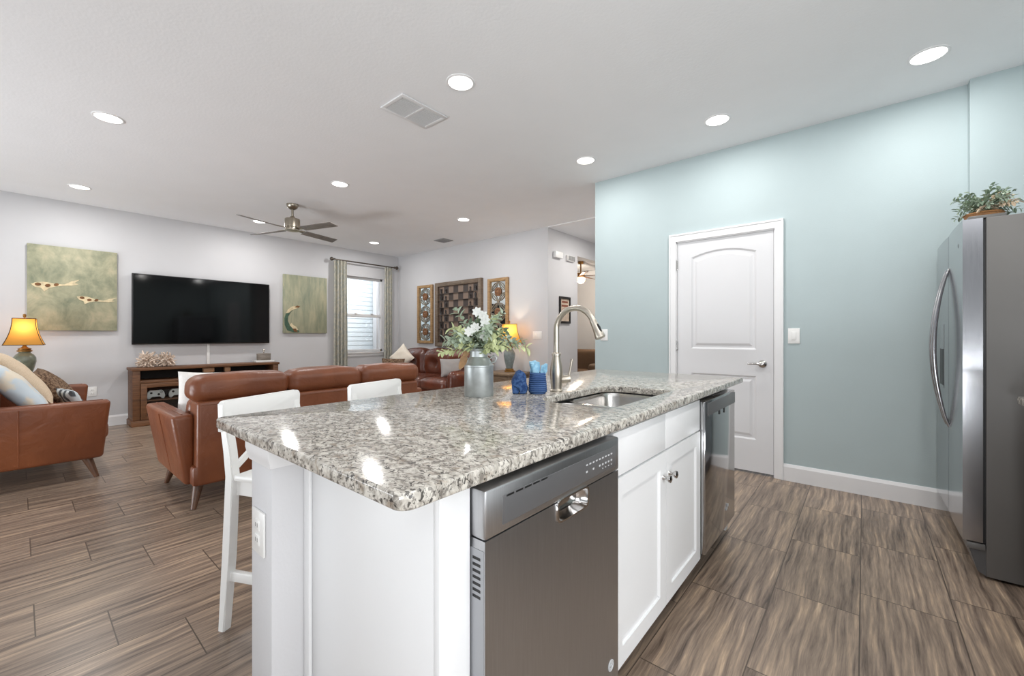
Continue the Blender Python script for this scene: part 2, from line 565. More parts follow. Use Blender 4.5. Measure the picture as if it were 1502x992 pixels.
def tube(bm, pts, r, n=10, cap=True):
    pts = [Vector(p) for p in pts]
    rs = r if isinstance(r, (list, tuple)) else [r] * len(pts)
    rings = []
    u = None
    for i, p in enumerate(pts):
        d = (pts[min(i + 1, len(pts) - 1)] - pts[max(i - 1, 0)])
        if d.length < 1e-9:
            d = Vector((0, 0, 1))
        d.normalize()
        if u is None:
            u, v = frame_of(d)
        else:
            u = (u - d * u.dot(d)).normalized()
            v = d.cross(u)
        rings.append([bm.verts.new(p + (u * cos(2 * pi * k / n) + v * sin(2 * pi * k / n)) * rs[i]) for k in range(n)])
    for a, b in zip(rings, rings[1:]):
        for k in range(n):
            j = (k + 1) % n
            bm.faces.new((a[k], a[j], b[j], b[k]))
    if cap:
        bm.faces.new(list(reversed(rings[0])))
        bm.faces.new(rings[-1])


def lathe(bm, prof, c=(0, 0, 0), n=28, axis='z', cap=True, flat=(1, 1)):
    c = Vector(c)
    rings = []
    for r, h in prof:
        ring = []
        for k in range(n):
            a = 2 * pi * k / n
            x, y = r * cos(a) * flat[0], r * sin(a) * flat[1]
            p = {'z': (x, y, h), 'x': (h, x, y), 'y': (x, h, y)}[axis]
            ring.append(bm.verts.new(c + Vector(p)))
        rings.append(ring)
    for a, b in zip(rings, rings[1:]):
        for k in range(n):
            j = (k + 1) % n
            bm.faces.new((a[k], a[j], b[j], b[k]))
    if cap:
        bm.faces.new(list(reversed(rings[0])))
        bm.faces.new(rings[-1])


def prism(bm, pts, axis, a0, a1, bev=0.0):
    """Extrude a 2-D outline along an axis: x -> (y,z), y -> (x,z), z -> (x,y)."""
    def P(p, a):
        return {'x': (a, p[0], p[1]), 'y': (p[0], a, p[1]), 'z': (p[0], p[1], a)}[axis]
    hexa(bm, [P(p, a0) for p in pts], [P(p, a1) for p in pts], bev)


def pillow_bm(w, h, t, n=14, pinch=0.06, seed=0, wob=0.012):
    """Stuffed cushion in the local xz plane, thickness along y, centred."""
    bm = BM()
    g = {}
    for s in (-1, 1):
        for i in range(n + 1):
            for j in range(n + 1):
                edge = i in (0, n) or j in (0, n)
                if s == 1 and edge:
                    g[(s, i, j)] = g[(-1, i, j)]
                    continue
                u, v = 2 * i / n - 1, 2 * j / n - 1
                th = (max(0, (1 - abs(u) ** 2.6) * (1 - abs(v) ** 2.6))) ** 0.5
                px = u * w / 2 * (1 - pinch * (1 - v * v) * abs(u))
                pz = v * h / 2 * (1 - pinch * (1 - u * u) * abs(v))
                k = mnoise.noise(Vector((u * 2 + seed, v * 2, s + seed))) * wob
                g[(s, i, j)] = bm.verts.new((px, s * (th * t / 2 + k * th), pz))
        for i in range(n):
            for j in range(n):
                q = [g[(s, i, j)], g[(s, i + 1, j)], g[(s, i + 1, j + 1)], g[(s, i, j + 1)]]
                if s == 1:
                    q.reverse()
                bm.faces.new(q)
    return bm


def puff(bm_, x0, x1, y0, y1, z0, z1, r=0.05, crown=0.02, wob=0.006, seed=0.0, n=7):
    """Upholstered pad: a rounded box whose faces swell and wobble a little."""
    b = bmesh.new()
    c = Vector(((x0 + x1) / 2, (y0 + y1) / 2, (z0 + z1) / 2))
    s = Vector(((x1 - x0) / 2, (y1 - y0) / 2, (z1 - z0) / 2))
    bmesh.ops.create_cube(b, size=2.0)
    bmesh.ops.subdivide_edges(b, edges=b.edges[:], cuts=n * 2, use_grid_fill=True)
    r = min(r, min(s) * 0.98)
    for v in b.verts:
        p = v.co.copy()
        # spread samples so that some fall on the rounded rim
        q = Vector([math.copysign(abs(t) ** 0.7, t) * s[i] for i, t in enumerate(p)])
        inner = Vector([max(-s[i] + r, min(s[i] - r, q[i])) for i in range(3)])
        d = q - inner
        if d.length > 1e-9:
            q = inner + d.normalized() * r
        cr = Vector([1 - min(1, abs(q[i]) / s[i]) ** 2 for i in range(3)])
        dom = max(range(3), key=lambda i: abs(p[i]))
        a, bb = [i for i in range(3) if i != dom]
        k = crown * (cr[a] * cr[bb]) ** 0.6
        k += wob * mnoise.noise(Vector((q.x * 5 + seed, q.y * 5, q.z * 5)))
        q[dom] += math.copysign(k, p[dom])
        v.co = c + q
    tmp = bpy.data.meshes.new('t')
    b.to_mesh(tmp)
    b.free()
    bm_.from_mesh(tmp)
    bpy.data.meshes.remove(tmp)


MATRIX = {}      # object name -> world matrix of its root


def _link(name, bm, mat, smooth):
    me = bpy.data.meshes.new(name)
    bmesh.ops.recalc_face_normals(bm, faces=bm.faces[:])
    bm.to_mesh(me)
    bm.free()
    me.materials.append(MT[mat] if isinstance(mat, str) else mat)
    if smooth:
        for p in me.polygons:
            p.use_smooth = True
        try:
            me.set_sharp_from_angle(angle=radians(smooth if smooth > 1 else 40))
        except Exception:
            pass
    o = bpy.data.objects.new(name, me)
    COL.objects.link(o)
    return o


def tag(o, label, cat, group=None):
    o['label'] = label
    o['category'] = cat
    if group:
        o['group'] = group
    return o


def thing(name, label, cat, loc=(0, 0, 0), rz=0.0, group=None):
    o = bpy.data.objects.new(name, None)
    o.empty_display_size = 0.1
    o.location = loc
    o.rotation_euler = (0, 0, rz)
    COL.objects.link(o)
    MATRIX[o.name] = Matrix.Translation(Vector(loc)) @ Matrix.Rotation(rz, 4, 'Z')
    return tag(o, label, cat, group)


def part(name, bm, mat, parent, local=False, smooth=40, label=None):
    """A child mesh.  Coordinates are the world's unless local is set."""
    M = MATRIX[parent.name]
    if not local:
        bm.transform(M.inverted())
    o = _link(name, bm, mat, smooth)
    o.parent = parent
    MATRIX[o.name] = M
    if label:
        o['label'] = label
    return o


def solo(name, bm, mat, label, cat, group=None, smooth=40, rz=0.0):
    """A top-level thing of one mesh; its origin goes to its base."""
    bm.verts.ensure_lookup_table()
    xs = [v.co.x for v in bm.verts]; ys = [v.co.y for v in bm.verts]; zs = [v.co.z for v in bm.verts]
    loc = Vector(((min(xs) + max(xs)) / 2, (min(ys) + max(ys)) / 2, min(zs)))
    bm.transform(Matrix.Translation(-loc))
    o = _link(name, bm, mat, smooth)
    o.location = loc
    MATRIX[o.name] = Matrix.Translation(loc)
    return tag(o, label, cat, group)


def struct(name, bm, mat, parent=None, smooth=False):
    if parent is not None:
        return part(name, bm, mat, parent, smooth=smooth or 40)
    o = _link(name, bm, mat, smooth)
    o['kind'] = 'structure'
    MATRIX[o.name] = Matrix.Identity(4)
    return o


def copy_tree(o, parent=None):
    c = o.copy()
    COL.objects.link(c)
    if parent is not None:
        c.parent = parent
    for ch in list(o.children):
        copy_tree(ch, c)
    return c


# ------------------------------------------------------------------ the setting
CEIL = 2.838
TVX = -7.53          # wall with the television
LWY = 5.19           # wall with the chess panel
BWY = 4.042          # aqua wall
HX = -3.669          # hall wall
RX = 1.16            # kitchen wall behind the fridge

b = BM(); box(b, -9.0, 3.4, -3.6, 9.2, -0.12, 0.0)
struct('floor', b, 'floor')
b = BM(); box(b, TVX - 0.15, 2.5, -3.6, LWY, CEIL, CEIL + 0.12)
struct('ceiling', b, 'ceiling')
b = BM(); box(b, HX, RX + 0.15, LWY, 9.2, CEIL - 0.012, CEIL + 0.12)
struct('ceiling_hall', b, 'ceiling')

# television wall with the window opening
WY0, WY1, WZ0, WZ1 = 4.0, 4.84, 0.86, 2.33
b = BM()
box(b, TVX - 0.15, TVX, -3.6, WY0, 0, CEIL)
box(b, TVX - 0.15, TVX, WY1, LWY + 0.15, 0, CEIL)
box(b, TVX - 0.15, TVX, WY0, WY1, 0, WZ0)
box(b, TVX - 0.15, TVX, WY0, WY1, WZ1, CEIL)
struct('wall_left', b, 'wall_grey')
b = BM(); box(b, TVX, HX, LWY, LWY + 0.15, 0, CEIL)
struct('wall_far', b, 'wall_grey')
# hall wall with the opening to the far room
OY0, OY1, OZ = 6.047, 7.3, 2.51
b = BM()
box(b, HX - 0.15, HX, LWY + 0.15, OY0, 0, CEIL)
box(b, HX - 0.15, HX, OY0, OY1, OZ, CEIL)
box(b, HX - 0.15, HX, OY1, 9.2, 0, CEIL)
struct('wall_hall', b, 'wall_grey')
# aqua wall: a door in it and a deeper stretch towards the fridge
DX0, DX1, DZ = -1.372, -0.556, 2.068
b = BM()
box(b, -2.23, DX0, BWY, BWY + 0.13, 0, CEIL)
box(b, DX1, 0.524, BWY, BWY + 0.13, 0, CEIL)
box(b, DX0, DX1, BWY, BWY + 0.13, DZ, CEIL)
box(b, 0.524, RX, BWY - 0.075, BWY + 0.13, 0, CEIL)
struct('wall_right', b, 'wall_blue')
b = BM(); box(b, RX, RX + 0.15, 1.40, BWY, 0, CEIL)
struct('wall_kitchen', b, 'wall_blue')
# pantry behind the door is closed off
b = BM(); box(b, -2.23, -2.1, BWY + 0.13, 9.2, 0, CEIL)
struct('wall_pantry', b, 'wall_grey')
# far room seen through the hall opening
b = BM()
box(b, -9.0, HX - 0.15, 9.0, 9.2, 0, 2.76)
box(b, -9.0, -8.85, LWY + 0.3, 9.0, 0, 2.76)
struct('wall_den', b, 'wall_grey')
b = BM(); box(b, -9.0, HX - 0.15, LWY + 0.15, 9.2, 2.76, 2.88)
struct('ceiling_den', b, 'ceiling')
b = BM(); box(b, -9.0, HX - 0.16, 8.94, 9.0, 2.64, 2.76, 0.02)
struct('trim_1', b, 'trim')


def baseboard(name, boxes):
    bb = BM()
    for (x0, x1, y0, y1, ax) in boxes:
        box(bb, x0, x1, y0, y1, 0, 0.112)
        # stepped upper moulding
        if ax == '-y':
            hexa(bb, [(x0, y0, 0.112), (x1, y0, 0.112), (x1, y1, 0.112), (x0, y1, 0.112)],
                 [(x0, y1 - 0.006, 0.135), (x1, y1 - 0.006, 0.135), (x1, y1, 0.135), (x0, y1, 0.135)])
        else:
            hexa(bb, [(x0, y0, 0.112), (x1, y0, 0.112), (x1, y1, 0.112), (x0, y1, 0.112)],
                 [(x0, y0, 0.135), (x0 + 0.006, y0, 0.135), (x0 + 0.006, y1, 0.135), (x0, y1, 0.135)])
    return struct(name, bb, 'trim')


baseboard('baseboard_left', [(TVX, TVX + 0.016, -3.6, LWY, '+x')])
baseboard('baseboard_far', [(TVX + 0.016, HX, LWY - 0.016, LWY, '-y')])
baseboard('baseboard_hall', [(HX, HX + 0.016, LWY, OY0, '+x')])
baseboard('baseboard_right', [(-2.23, -1.412, BWY - 0.016, BWY, '-y'), (-0.512, 0.524, BWY - 0.016, BWY, '-y'),
                              (0.524, RX, BWY - 0.091, BWY - 0.075, '-y')])

# ---- panelled door in the aqua wall
def arch_outline(x0, x1, z0, z1, rise, n=14):
    pts = [(x0, z0), (x1, z0)]
    for i in range(n + 1):
        t = i / n
        pts.append((x1 + (x0 - x1) * t, z1 - rise + rise * (1 - (2 * t - 1) ** 2)))
    return pts


def rim(bm, pts, y_front, y_deep, ins):
    """Moulded sunk border of a door panel: groove down then raised field."""
    n = len(pts)
    cx = sum(p[0] for p in pts) / n
    zs = [p[1] for p in pts]
    cz = (min(zs) + max(zs)) / 2

    def inset(k):
        w = max(p[0] for p in pts) - min(p[0] for p in pts)
        h = max(zs) - min(zs)
        return [(cx + (p[0] - cx) * (1 - 2 * k / w), cz + (p[1] - cz) * (1 - 2 * k / h)) for p in pts]
    levels = [(0, y_front), (ins * 0.45, y_deep), (ins, y_deep), (ins * 1.7, y_front + 0.002)]
    rings = [[bm.verts.new((x, y, z)) for x, z in inset(k)] for k, y in levels]
    for a, c in zip(rings, rings[1:]):
        for i in range(n):
            j = (i + 1) % n
            bm.faces.new((a[i], a[j], c[j], c[i]))
    bm.faces.new(rings[-1])
    return rings[0]


def panel_door_mesh(x0, x1, z0, z1, yf, th):
    """Door slab with two moulded panels, the upper one arched."""
    bm = BM()
    up = arch_outline(x0 + 0.125, x1 - 0.125, 1.06, 1.955, 0.05)
    lo = [(x0 + 0.125, 0.29), (x1 - 0.125, 0.29), (x1 - 0.125, 0.835), (x0 + 0.125, 0.835)]
    loops = []
    for pts in (up, lo):
        loops.append(rim(bm, pts, yf, yf + 0.011, 0.03))
    outer = [bm.verts.new((x, yf, z)) for x, z in ((x0, z0), (x1, z0), (x1, z1), (x0, z1))]
    es = []
    for lp in loops + [outer]:
        for i in range(len(lp)):
            a, c = lp[i], lp[(i + 1) % len(lp)]
            es.append(bm.edges.get((a, c)) or bm.edges.new((a, c)))
    bmesh.ops.triangle_fill(bm, edges=es, use_beauty=True, use_dissolve=False)
    back = [bm.verts.new((x, yf + th, z)) for x, z in ((x0, z0), (x1, z0), (x1, z1), (x0, z1))]
    for i in range(4):
        j = (i + 1) % 4
        bm.faces.new((outer[i], outer[j], back[j], back[i]))
    bm.faces.new(back)
    return bm


door = struct('door_1', panel_door_mesh(DX0 + 0.018, DX1 - 0.018, 0.02, DZ - 0.012, BWY + 0.006, 0.04), 'doorwhite')
b = BM()     # jamb lining
box(b, DX0, DX0 + 0.015, BWY, BWY + 0.12, 0, DZ)
box(b, DX1 - 0.015, DX1, BWY, BWY + 0.12, 0, DZ)
box(b, DX0, DX1, BWY, BWY + 0.12, DZ - 0.010, DZ)
struct('trim_2', b, 'trim')
b = BM()     # casing
for x0, x1 in ((DX0 - 0.045, DX0 + 0.008), (DX1 - 0.008, DX1 + 0.045)):
    box(b, x0, x1, BWY - 0.018, BWY + 0.001, 0, DZ + 0.056, 0.004)
box(b, DX0 - 0.045, DX1 + 0.045, BWY - 0.0185, BWY + 0.001, DZ - 0.002, DZ + 0.06, 0.004)
box(b, DX0 - 0.055, DX0 - 0.04, BWY - 0.024, BWY + 0.001, 0, DZ + 0.068, 0.003)
box(b, DX1 + 0.04, DX1 + 0.055, BWY - 0.024, BWY + 0.001, 0, DZ + 0.068, 0.003)
box(b, DX0 - 0.055, DX1 + 0.055, BWY - 0.0245, BWY + 0.001, DZ + 0.054, DZ + 0.07, 0.003)
struct('trim_3', b, 'trim')
b = BM()
lathe(b, [(0.031, 0.006), (0.033, 0.0), (0.03, -0.010), (0.018, -0.016), (0.012, -0.022), (0.012, -0.05), (0.016, -0.056), (0.0165, -0.062), (0.008, -0.066)], (-0.652, BWY + 0.004, 0.94), axis='y')
tube(b, [(-0.652, BWY - 0.053, 0.94), (-0.68, BWY - 0.057, 0.942), (-0.715, BWY - 0.056, 0.943), (-0.755, BWY - 0.05, 0.938)], [0.011, 0.010, 0.009, 0.007])
struct('door_handle', b, 'chrome', door)
for z in (0.28, 1.085, 1.845):
    b = BM(); box(b, DX0 + 0.006, DX0 + 0.022, BWY - 0.002, BWY + 0.014, z - 0.045, z + 0.045, 0.003)
    tube(b, [(DX0 + 0.014, BWY - 0.004, z - 0.047), (DX0 + 0.014, BWY - 0.004, z + 0.047)], 0.006)
    struct('hinge', b, 'chrome', door)

# ---- living room window
b = BM()     # outer frame and sashes
X0, X1 = TVX - 0.13, TVX - 0.07
for y0, y1, z0, z1 in ((WY0, WY0 + 0.04, WZ0, WZ1), (WY1 - 0.04, WY1, WZ0, WZ1), (WY0, WY1, WZ0, WZ0 + 0.045), (WY0, WY1, WZ1 - 0.045, WZ1)):
    box(b, X0, X1, y0, y1, z0, z1, 0.004)
win = struct('window_1', b, 'trim')
b = BM()
box(b, X0 + 0.01, X1 + 0.012, WY0 + 0.03, WY1 - 0.03, 1.545, 1.605, 0.004)
for y in (WY0 + 0.25, WY0 + 0.6):
    box(b, X1 + 0.012, X1 + 0.03, y - 0.025, y + 0.025, 1.605, 1.622, 0.004)
struct('meeting_rail', b, 'trim', win)
b = BM(); box(b, X0 + 0.025, X0 + 0.031, WY0 + 0.03, WY1 - 0.03, WZ0 + 0.03, WZ1 - 0.03)
struct('pane', b, 'glass', win)
b = BM()
box(b, TVX - 0.07, TVX + 0.035, WY0 - 0.03, WY1 + 0.03, WZ0 - 0.03, WZ0, 0.006)
box(b, TVX + 0.001, TVX + 0.016, WY0 - 0.01, WY1 + 0.01, WZ0 - 0.085, WZ0 - 0.03, 0.004)
struct('window_sill', b, 'trim', win)
# neighbouring house's siding outside
b = BM()
for k in range(36):
    z = -0.2 + k * 0.105
    hexa(b, [(-9.22, 1.0, z), (-9.196, 1.0, z), (-9.196, 8.5, z), (-9.22, 8.5, z)],
         [(-9.22, 1.0, z + 0.105), (-9.208, 1.0, z + 0.105), (-9.208, 8.5, z + 0.105), (-9.22, 8.5, z + 0.105)])
struct('wall_outside', b, 'siding')

# ------------------------------------------------------------------ kitchen island
ZT, ZB = 0.915, 0.883
PX0, PX1, PY0 = -1.325, -1.182, 0.4266          # half wall
EX = -0.617                                   # front edge of the end panel
EY = 0.517
b = BM(); box(b, PX0, PX1, PY0, 2.925, 0, ZB - 0.002, 0.003)
hw = thing('half_wall', 'pale grey plastered half wall standing along the seating side of the island', 'half wall', (-1.225, 1.67, 0))
part('wall_body', b, 'halfwall', hw)
b = BM()
prof = [(0.0, 0.832), (0.005, 0.832), (0.007, 0.845), (0.010, 0.853), (0.0125, 0.866), (0.0125, ZB - 0.001), (0.0, ZB - 0.001)]
rings = [[b.verts.new(c) for c in ((PX0 - p, 2.925, z), (PX0 - p, PY0 - p, z), (PX1 + p, PY0 - p, z), (PX1 + p, EY - 0.001, z))] for p, z in prof]
for r1, r2 in zip(rings, rings[1:]):
    for k in range(3):
        b.faces.new((r1[k], r1[k + 1], r2[k + 1], r2[k]))
part('cap_moulding', b, 'trim', hw)

b = BM(); box(b, PX1 + 0.003, EX - 0.018, EY, EY + 0.02, 0.0, ZB - 0.002, 0.002)
ep = thing('island_end_panel', 'white flat panel closing the near end of the island beside the dishwasher', 'cabinet panel', (-0.88, EY, 0))
part('panel', b, 'cabwhite', ep)
b = BM(); box(b, PX1 + 0.003, PX1 + 0.035, EY - 0.01, EY, 0.0, ZB - 0.002, 0.003)
part('scribe_strip', b, 'cabwhite', ep)
b = BM(); box(b, EX - 0.018, EX, EY, 0.598, 0.0, ZB - 0.002, 0.002)
part('filler_strip', b, 'cabwhite', ep)
b = BM()
box(b, PX1 + 0.003, EX - 0.02, 2.755, 2.80, 0.0, ZB - 0.002, 0.002)
solo('island_side_panel', b, 'cabwhite', 'white panel closing the far end of the island beyond the second dishwasher', 'cabinet panel')

# sink base cabinet
CY0, CY1 = 1.205, 2.115
cab = thing('sink_cabinet', 'white shaker base cabinet with two doors under the sink', 'cabinet', (-0.9, (CY0 + CY1) / 2, 0))
b = BM()
box(b, PX1 + 0.003, -0.622, CY0, CY0 + 0.018, 0.10, ZB - 0.002)
box(b, PX1 + 0.003, -0.622, CY1 - 0.018, CY1, 0.10, ZB - 0.002)
box(b, PX1 + 0.003, -0.622, CY0 + 0.018, CY1 - 0.018, 0.10, 0.118)
box(b, -0.64, -0.622, CY0 + 0.018, CY1 - 0.018, 0.66, ZB - 0.002)
part('body', b, 'cabwhite', cab)
b = BM(); box(b, -0.70, -0.685, CY0, CY1, 0, 0.10)
part('toe_kick', b, 'panel_dark', cab)
CM = (CY0 + CY1) / 2
for y0, y1 in ((CY0 + 0.003, CM - 0.001), (CM + 0.001, CY1 - 0.003)):
    b = BM(); box(b, -0.622, -0.602, y0, y1, 0.727, ZB - 0.012, 0.002)
    part('drawer_front', b, 'cabwhite', cab)


def shaker(y0, y1, z0, z1, xf, th, rail=0.06, deep=0.008):
    bm = BM()
    box(bm, xf - th, xf - deep, y0, y1, z0, z1)
    for a in ((y0, y0 + rail, z0, z1), (y1 - rail, y1, z0, z1), (y0 + rail, y1 - rail, z0, z0 + rail), (y0 + rail, y1 - rail, z1 - rail, z1)):
        box(bm, xf - deep, xf, *a)
    for (ya, yb, za, zb) in ((y0 + rail, y1 - rail, z0 + rail, z1 - rail),):
        c = 0.008      # sloped inner edge
        hexa(bm, [(xf - deep, ya, za), (xf - deep, ya, zb), (xf - deep, ya + c, zb - c), (xf - deep, ya + c, za + c)],
             [(xf, ya, za), (xf, ya, zb), (xf - deep + .0005, ya + c, zb - c), (xf - deep + .0005, ya + c, za + c)])
        hexa(bm, [(xf - deep, yb, za), (xf - deep, yb, zb), (xf - deep, yb - c, zb - c), (xf - deep, yb - c, za + c)],
             [(xf, yb, za), (xf, yb, zb), (xf - deep + .0005, yb - c, zb - c), (xf - deep + .0005, yb - c, za + c)])
    return bm


for (y0, y1, ky) in ((CY0 + 0.003, CM - 0.002, CM - 0.034), (CM + 0.002, CY1 - 0.003, CM + 0.034)):
    d = part('door', shaker(y0, y1, 0.108, 0.720, -0.600, 0.021), 'cabwhite', cab)
    b = BM()
    lathe(b, [(0.009, 0.0), (0.007, 0.004), (0.0055, 0.012), (0.011, 0.019), (0.0155, 0.026), (0.0145, 0.031), (0.007, 0.034)], (-0.600, ky, 0.625), 18, axis='x')
    part('knob', b, 'chrome', d, label='small round chrome knob')


# dishwashers
def dishwasher(y0, y1, xf, label, steelmat, near):
    t = thing('dishwasher', label, 'dishwasher', (-0.85, (y0 + y1) / 2, 0), 0, 'dishwashers under the island worktop')
    b = BM(); box(b, PX1 + 0.003, xf - 0.045, y0 + 0.006, y1 - 0.006, 0.10, 0.855)
    part('tub', b, 'dw_side', t)
    ZP = 0.745
    if near:
        # door skin with a pocket handle opening left between two boxes
        b = BM(); hy0, hy1, hz0, hz1 = 0.862, 1.006, 0.715, 0.768
        box(b, xf - 0.04, xf, y0, hy0, 0.105, ZP + 0.02)
        box(b, xf - 0.04, xf, hy1, y1, 0.105, ZP + 0.02)
        box(b, xf - 0.04, xf, hy0, hy1, 0.105, hz0)
        dr = part('door', b, steelmat, t)
        b = BM()
        rimp = []
        for k in range(28):       # rounded dish of the handle
            a = 2 * pi * k / 28
            c, s = cos(a), sin(a)
            rimp.append((math.copysign(abs(c) ** 0.35, c), math.copysign(abs(s) ** 0.35, s)))
        yc, zc, hh, vv = (hy0 + hy1) / 2, (hz0 + hz1) / 2, (hy1 - hy0) / 2, (hz1 - hz0) / 2
        lev = [(1.10, 1.14, 0.0), (1.08, 1.12, 0.004), (0.98, 0.97, 0.004), (0.93, 0.9, -0.012), (0.75, 0.7, -0.024)]
        rings = [[b.verts.new((xf + dx, yc + p * hh * s1, zc + q * vv * s2)) for p, q in rimp] for s1, s2, dx in lev]
        for r1, r2 in zip(rings, rings[1:]):
            for k in range(28):
                j = (k + 1) % 28
                b.faces.new((r1[k], r1[j], r2[j], r2[k]))
        b.faces.new(rings[-1])
        part('pocket_handle', b, 'chrome', dr)
        b = BM()
        lathe(b, [(0.0165, 0.0), (0.0165, 0.0015), (0.0135, 0.002), (0.013, 0.001)], (xf, y1 - 0.048, 0.19), 24, axis='x')
        tube(b, [(xf + 0.002, y1 - 0.053, 0.187), (xf + 0.0025, y1 - 0.055, 0.193), (xf + 0.0025, y1 - 0.049, 0.197), (xf + 0.0025, y1 - 0.046, 0.191), (xf + 0.0025, y1 - 0.05, 0.185), (xf + 0.0025, y1 - 0.043, 0.185)], 0.0013, 6)
        part('round_emblem', b, 'icon', dr)
        # control band
        b = BM()
        box(b, xf - 0.045, xf + 0.002, y0 - 0.002, y1 + 0.002, ZP + 0.022, 0.868, 0.006)
        cb = part('control_band', b, steelmat, t)
        b = BM(); box(b, xf - 0.001, xf + 0.0035, y0 + 0.05, y1 - 0.022, 0.783, 0.845, 0.002)
        part('control_panel', b, 'panel_dark', cb)
        b = BM()
        for k in range(5):
            box(b, xf, xf + 0.0042, y0 + 0.062 + k * 0.031, y0 + 0.087 + k * 0.031, 0.8395, 0.8437, 0.0008)
        part('vent_slots', b, 'black', cb)
        b = BM()
        for k in range(9):
            y = y1 - 0.20 + k * 0.018
            box(b, xf, xf + 0.0042, y, y + 0.009, 0.825, 0.829)
            if k % 2 == 0 or k > 4:
                box(b, xf, xf + 0.0042, y, y + 0.008, 0.806, 0.811)
            if k > 4:
                box(b, xf, xf + 0.0042, y + 0.002, y + 0.006, 0.795, 0.798)
        part('button_icons', b, 'icon', cb)
        b = BM()
        for k in range(7):
            box(b, xf - 0.034, xf - 0.012, y0 - 0.0012, y0 + 0.001, 0.645 + k * 0.013, 0.651 + k * 0.013)
        part('side_vent', b, 'black', dr)
        b = BM(); box(b, xf - 0.042, xf - 0.003, y0 - 0.0008, y0 + 0.0002, 0.108, ZP)
        part('door_edge', b, 'dw_side', dr)
    else:
        b = BM(); box(b, xf - 0.04, xf, y0, y1, 0.125, 0.862, 0.004)
        dr = part('door', b, steelmat, t)
        b = BM(); box(b, xf - 0.001, xf + 0.003, y0 + 0.035, y1 - 0.004, 0.788, 0.850, 0.002)
        part('control_panel', b, 'panel_dark', dr)
        b = BM(); box(b, xf, xf + 0.004, y0 + 0.24, y0 + 0.262, 0.768, 0.788, 0.0019)
        part('latch', b, 'black', dr)
        b = BM(); box(b, xf, xf + 0.004, y0 + 0.345, y0 + 0.352, 0.762, 0.79, 0.0019)
        part('latch', b, 'black', dr)
        b = BM()
        box(b, xf, xf + 0.0012, y1 - 0.20, y1 - 0.17, 0.215, 0.225)
        box(b, xf, xf + 0.0012, y1 - 0.165, y1 - 0.15, 0.225, 0.24)
        part('printed_mark', b, 'icon', dr)
    b = BM(); box(b, xf - 0.10, xf - 0.085, y0 + 0.01, y1 - 0.01, 0.0, 0.10)
    part('toe_kick', b, 'panel_dark', t)
    return t


dishwasher(0.603, 1.195, -0.580, 'grey stainless dishwasher with pocket handle and button strip at the near end of the island', 'steel_dw', True)
dishwasher(2.122, 2.715, -0.580, 'plain smooth grey dishwasher at the far end of the island, nearest the white door', 'steel_dw2', False)


# granite worktop with the sink opening
def round_rect(x0, x1, y0, y1, radii, n=7):
    """Corners in order (x1,y0) (x1,y1) (x0,y1) (x0,y0)."""
    out = []
    for (cx, cy, a0), r in zip(((x1, y0, -90), (x1, y1, 0), (x0, y1, 90), (x0, y0, 180)), radii):
        sx = -1 if cx == x1 else 1
        sy = 1 if cy == y0 else -1
        for k in range(n + 1):
            a = radians(a0 + 90 * k / n)
            out.append((cx + sx * r + r * cos(a), cy + sy * r + r * sin(a)))
    return out


SX0, SX1, SY0, SY1 = -1.045, -0.705, 1.375, 2.03
CX0, CX1, KY0, KY1 = -1.605, -0.582, 0.408, 2.955


def slab_with_hole(outer, inner, z0, z1, bev):
    bm = BM()
    loops = []
    for pts in (outer, inner):
        vs = [bm.verts.new((x, y, z1)) for x, y in pts]
        es = [bm.edges.new((vs[i], vs[(i + 1) % len(vs)])) for i in range(len(vs))]
        loops.append(es)
    bmesh.ops.triangle_fill(bm, edges=loops[0] + loops[1], use_beauty=True)
    top = bm.faces[:]
    ext = bmesh.ops.extrude_face_region(bm, geom=top)
    for v in ext['geom']:
        if isinstance(v, bmesh.types.BMVert):
            v.co.z = z0
    bmesh.ops.recalc_face_normals(bm, faces=bm.faces[:])
    es = [e for e in bm.edges if len(e.link_faces) == 2 and e.calc_face_angle(0) > radians(60)]
    bmesh.ops.bevel(bm, geom=es, offset=bev, segments=3, profile=0.5, affect='EDGES')
    return bm


b = slab_with_hole(round_rect(CX0, CX1, KY0, KY1, (0.03, 0.012, 0.03, 0.03)),
                   round_rect(SX0, SX1, SY0, SY1, (0.05, 0.03, 0.10, 0.10)), ZB, ZT, 0.006)
solo('island_worktop', b, 'granite', 'long speckled grey and white granite worktop on the island', 'worktop', smooth=30)

# double bowl sink below the opening
sk = thing('sink', 'stainless steel double bowl sink set under the granite worktop', 'sink', (-0.875, 1.70, 0.70))


def bowl(bm, x0, x1, y0, y1, zt, zb, r):
    lev = [(-0.012, zt), (0.0, zt), (0.006, zt - 0.02), (0.012, zb + 0.04), (0.03, zb + 0.008), (0.06, zb)]
    rings = []
    for ins, z in lev:
        pts = round_rect(x0 + ins, x1 - ins, y0 + ins, y1 - ins, [max(0.012, r - ins * 0.5)] * 4, 6)
        rings.append([bm.verts.new((x, y, z)) for x, y in pts])
    n = len(rings[0])
    for a, c in zip(rings, rings[1:]):
        for i in range(n):
            j = (i + 1) % n
            bm.faces.new((a[i], a[j], c[j], c[i]))
    bm.faces.new(rings[-1])


for (y0, y1, zb) in ((1.37, 1.605, 0.72), (1.632, 2.035, 0.69)):
    b = BM(); bowl(b, -1.05, -0.70, y0, y1, 0.876, zb, 0.075)
    part('bowl', b, 'steel_sink', sk, smooth=60)
    b = BM(); lathe(b, [(0.04, 0.001), (0.04, 0.004), (0.03, 0.004), (0.026, 0.002), (0.012, 0.002)], (-0.875, (y0 + y1) / 2, zb), 20)
    part('drain', b, 'chrome', sk)

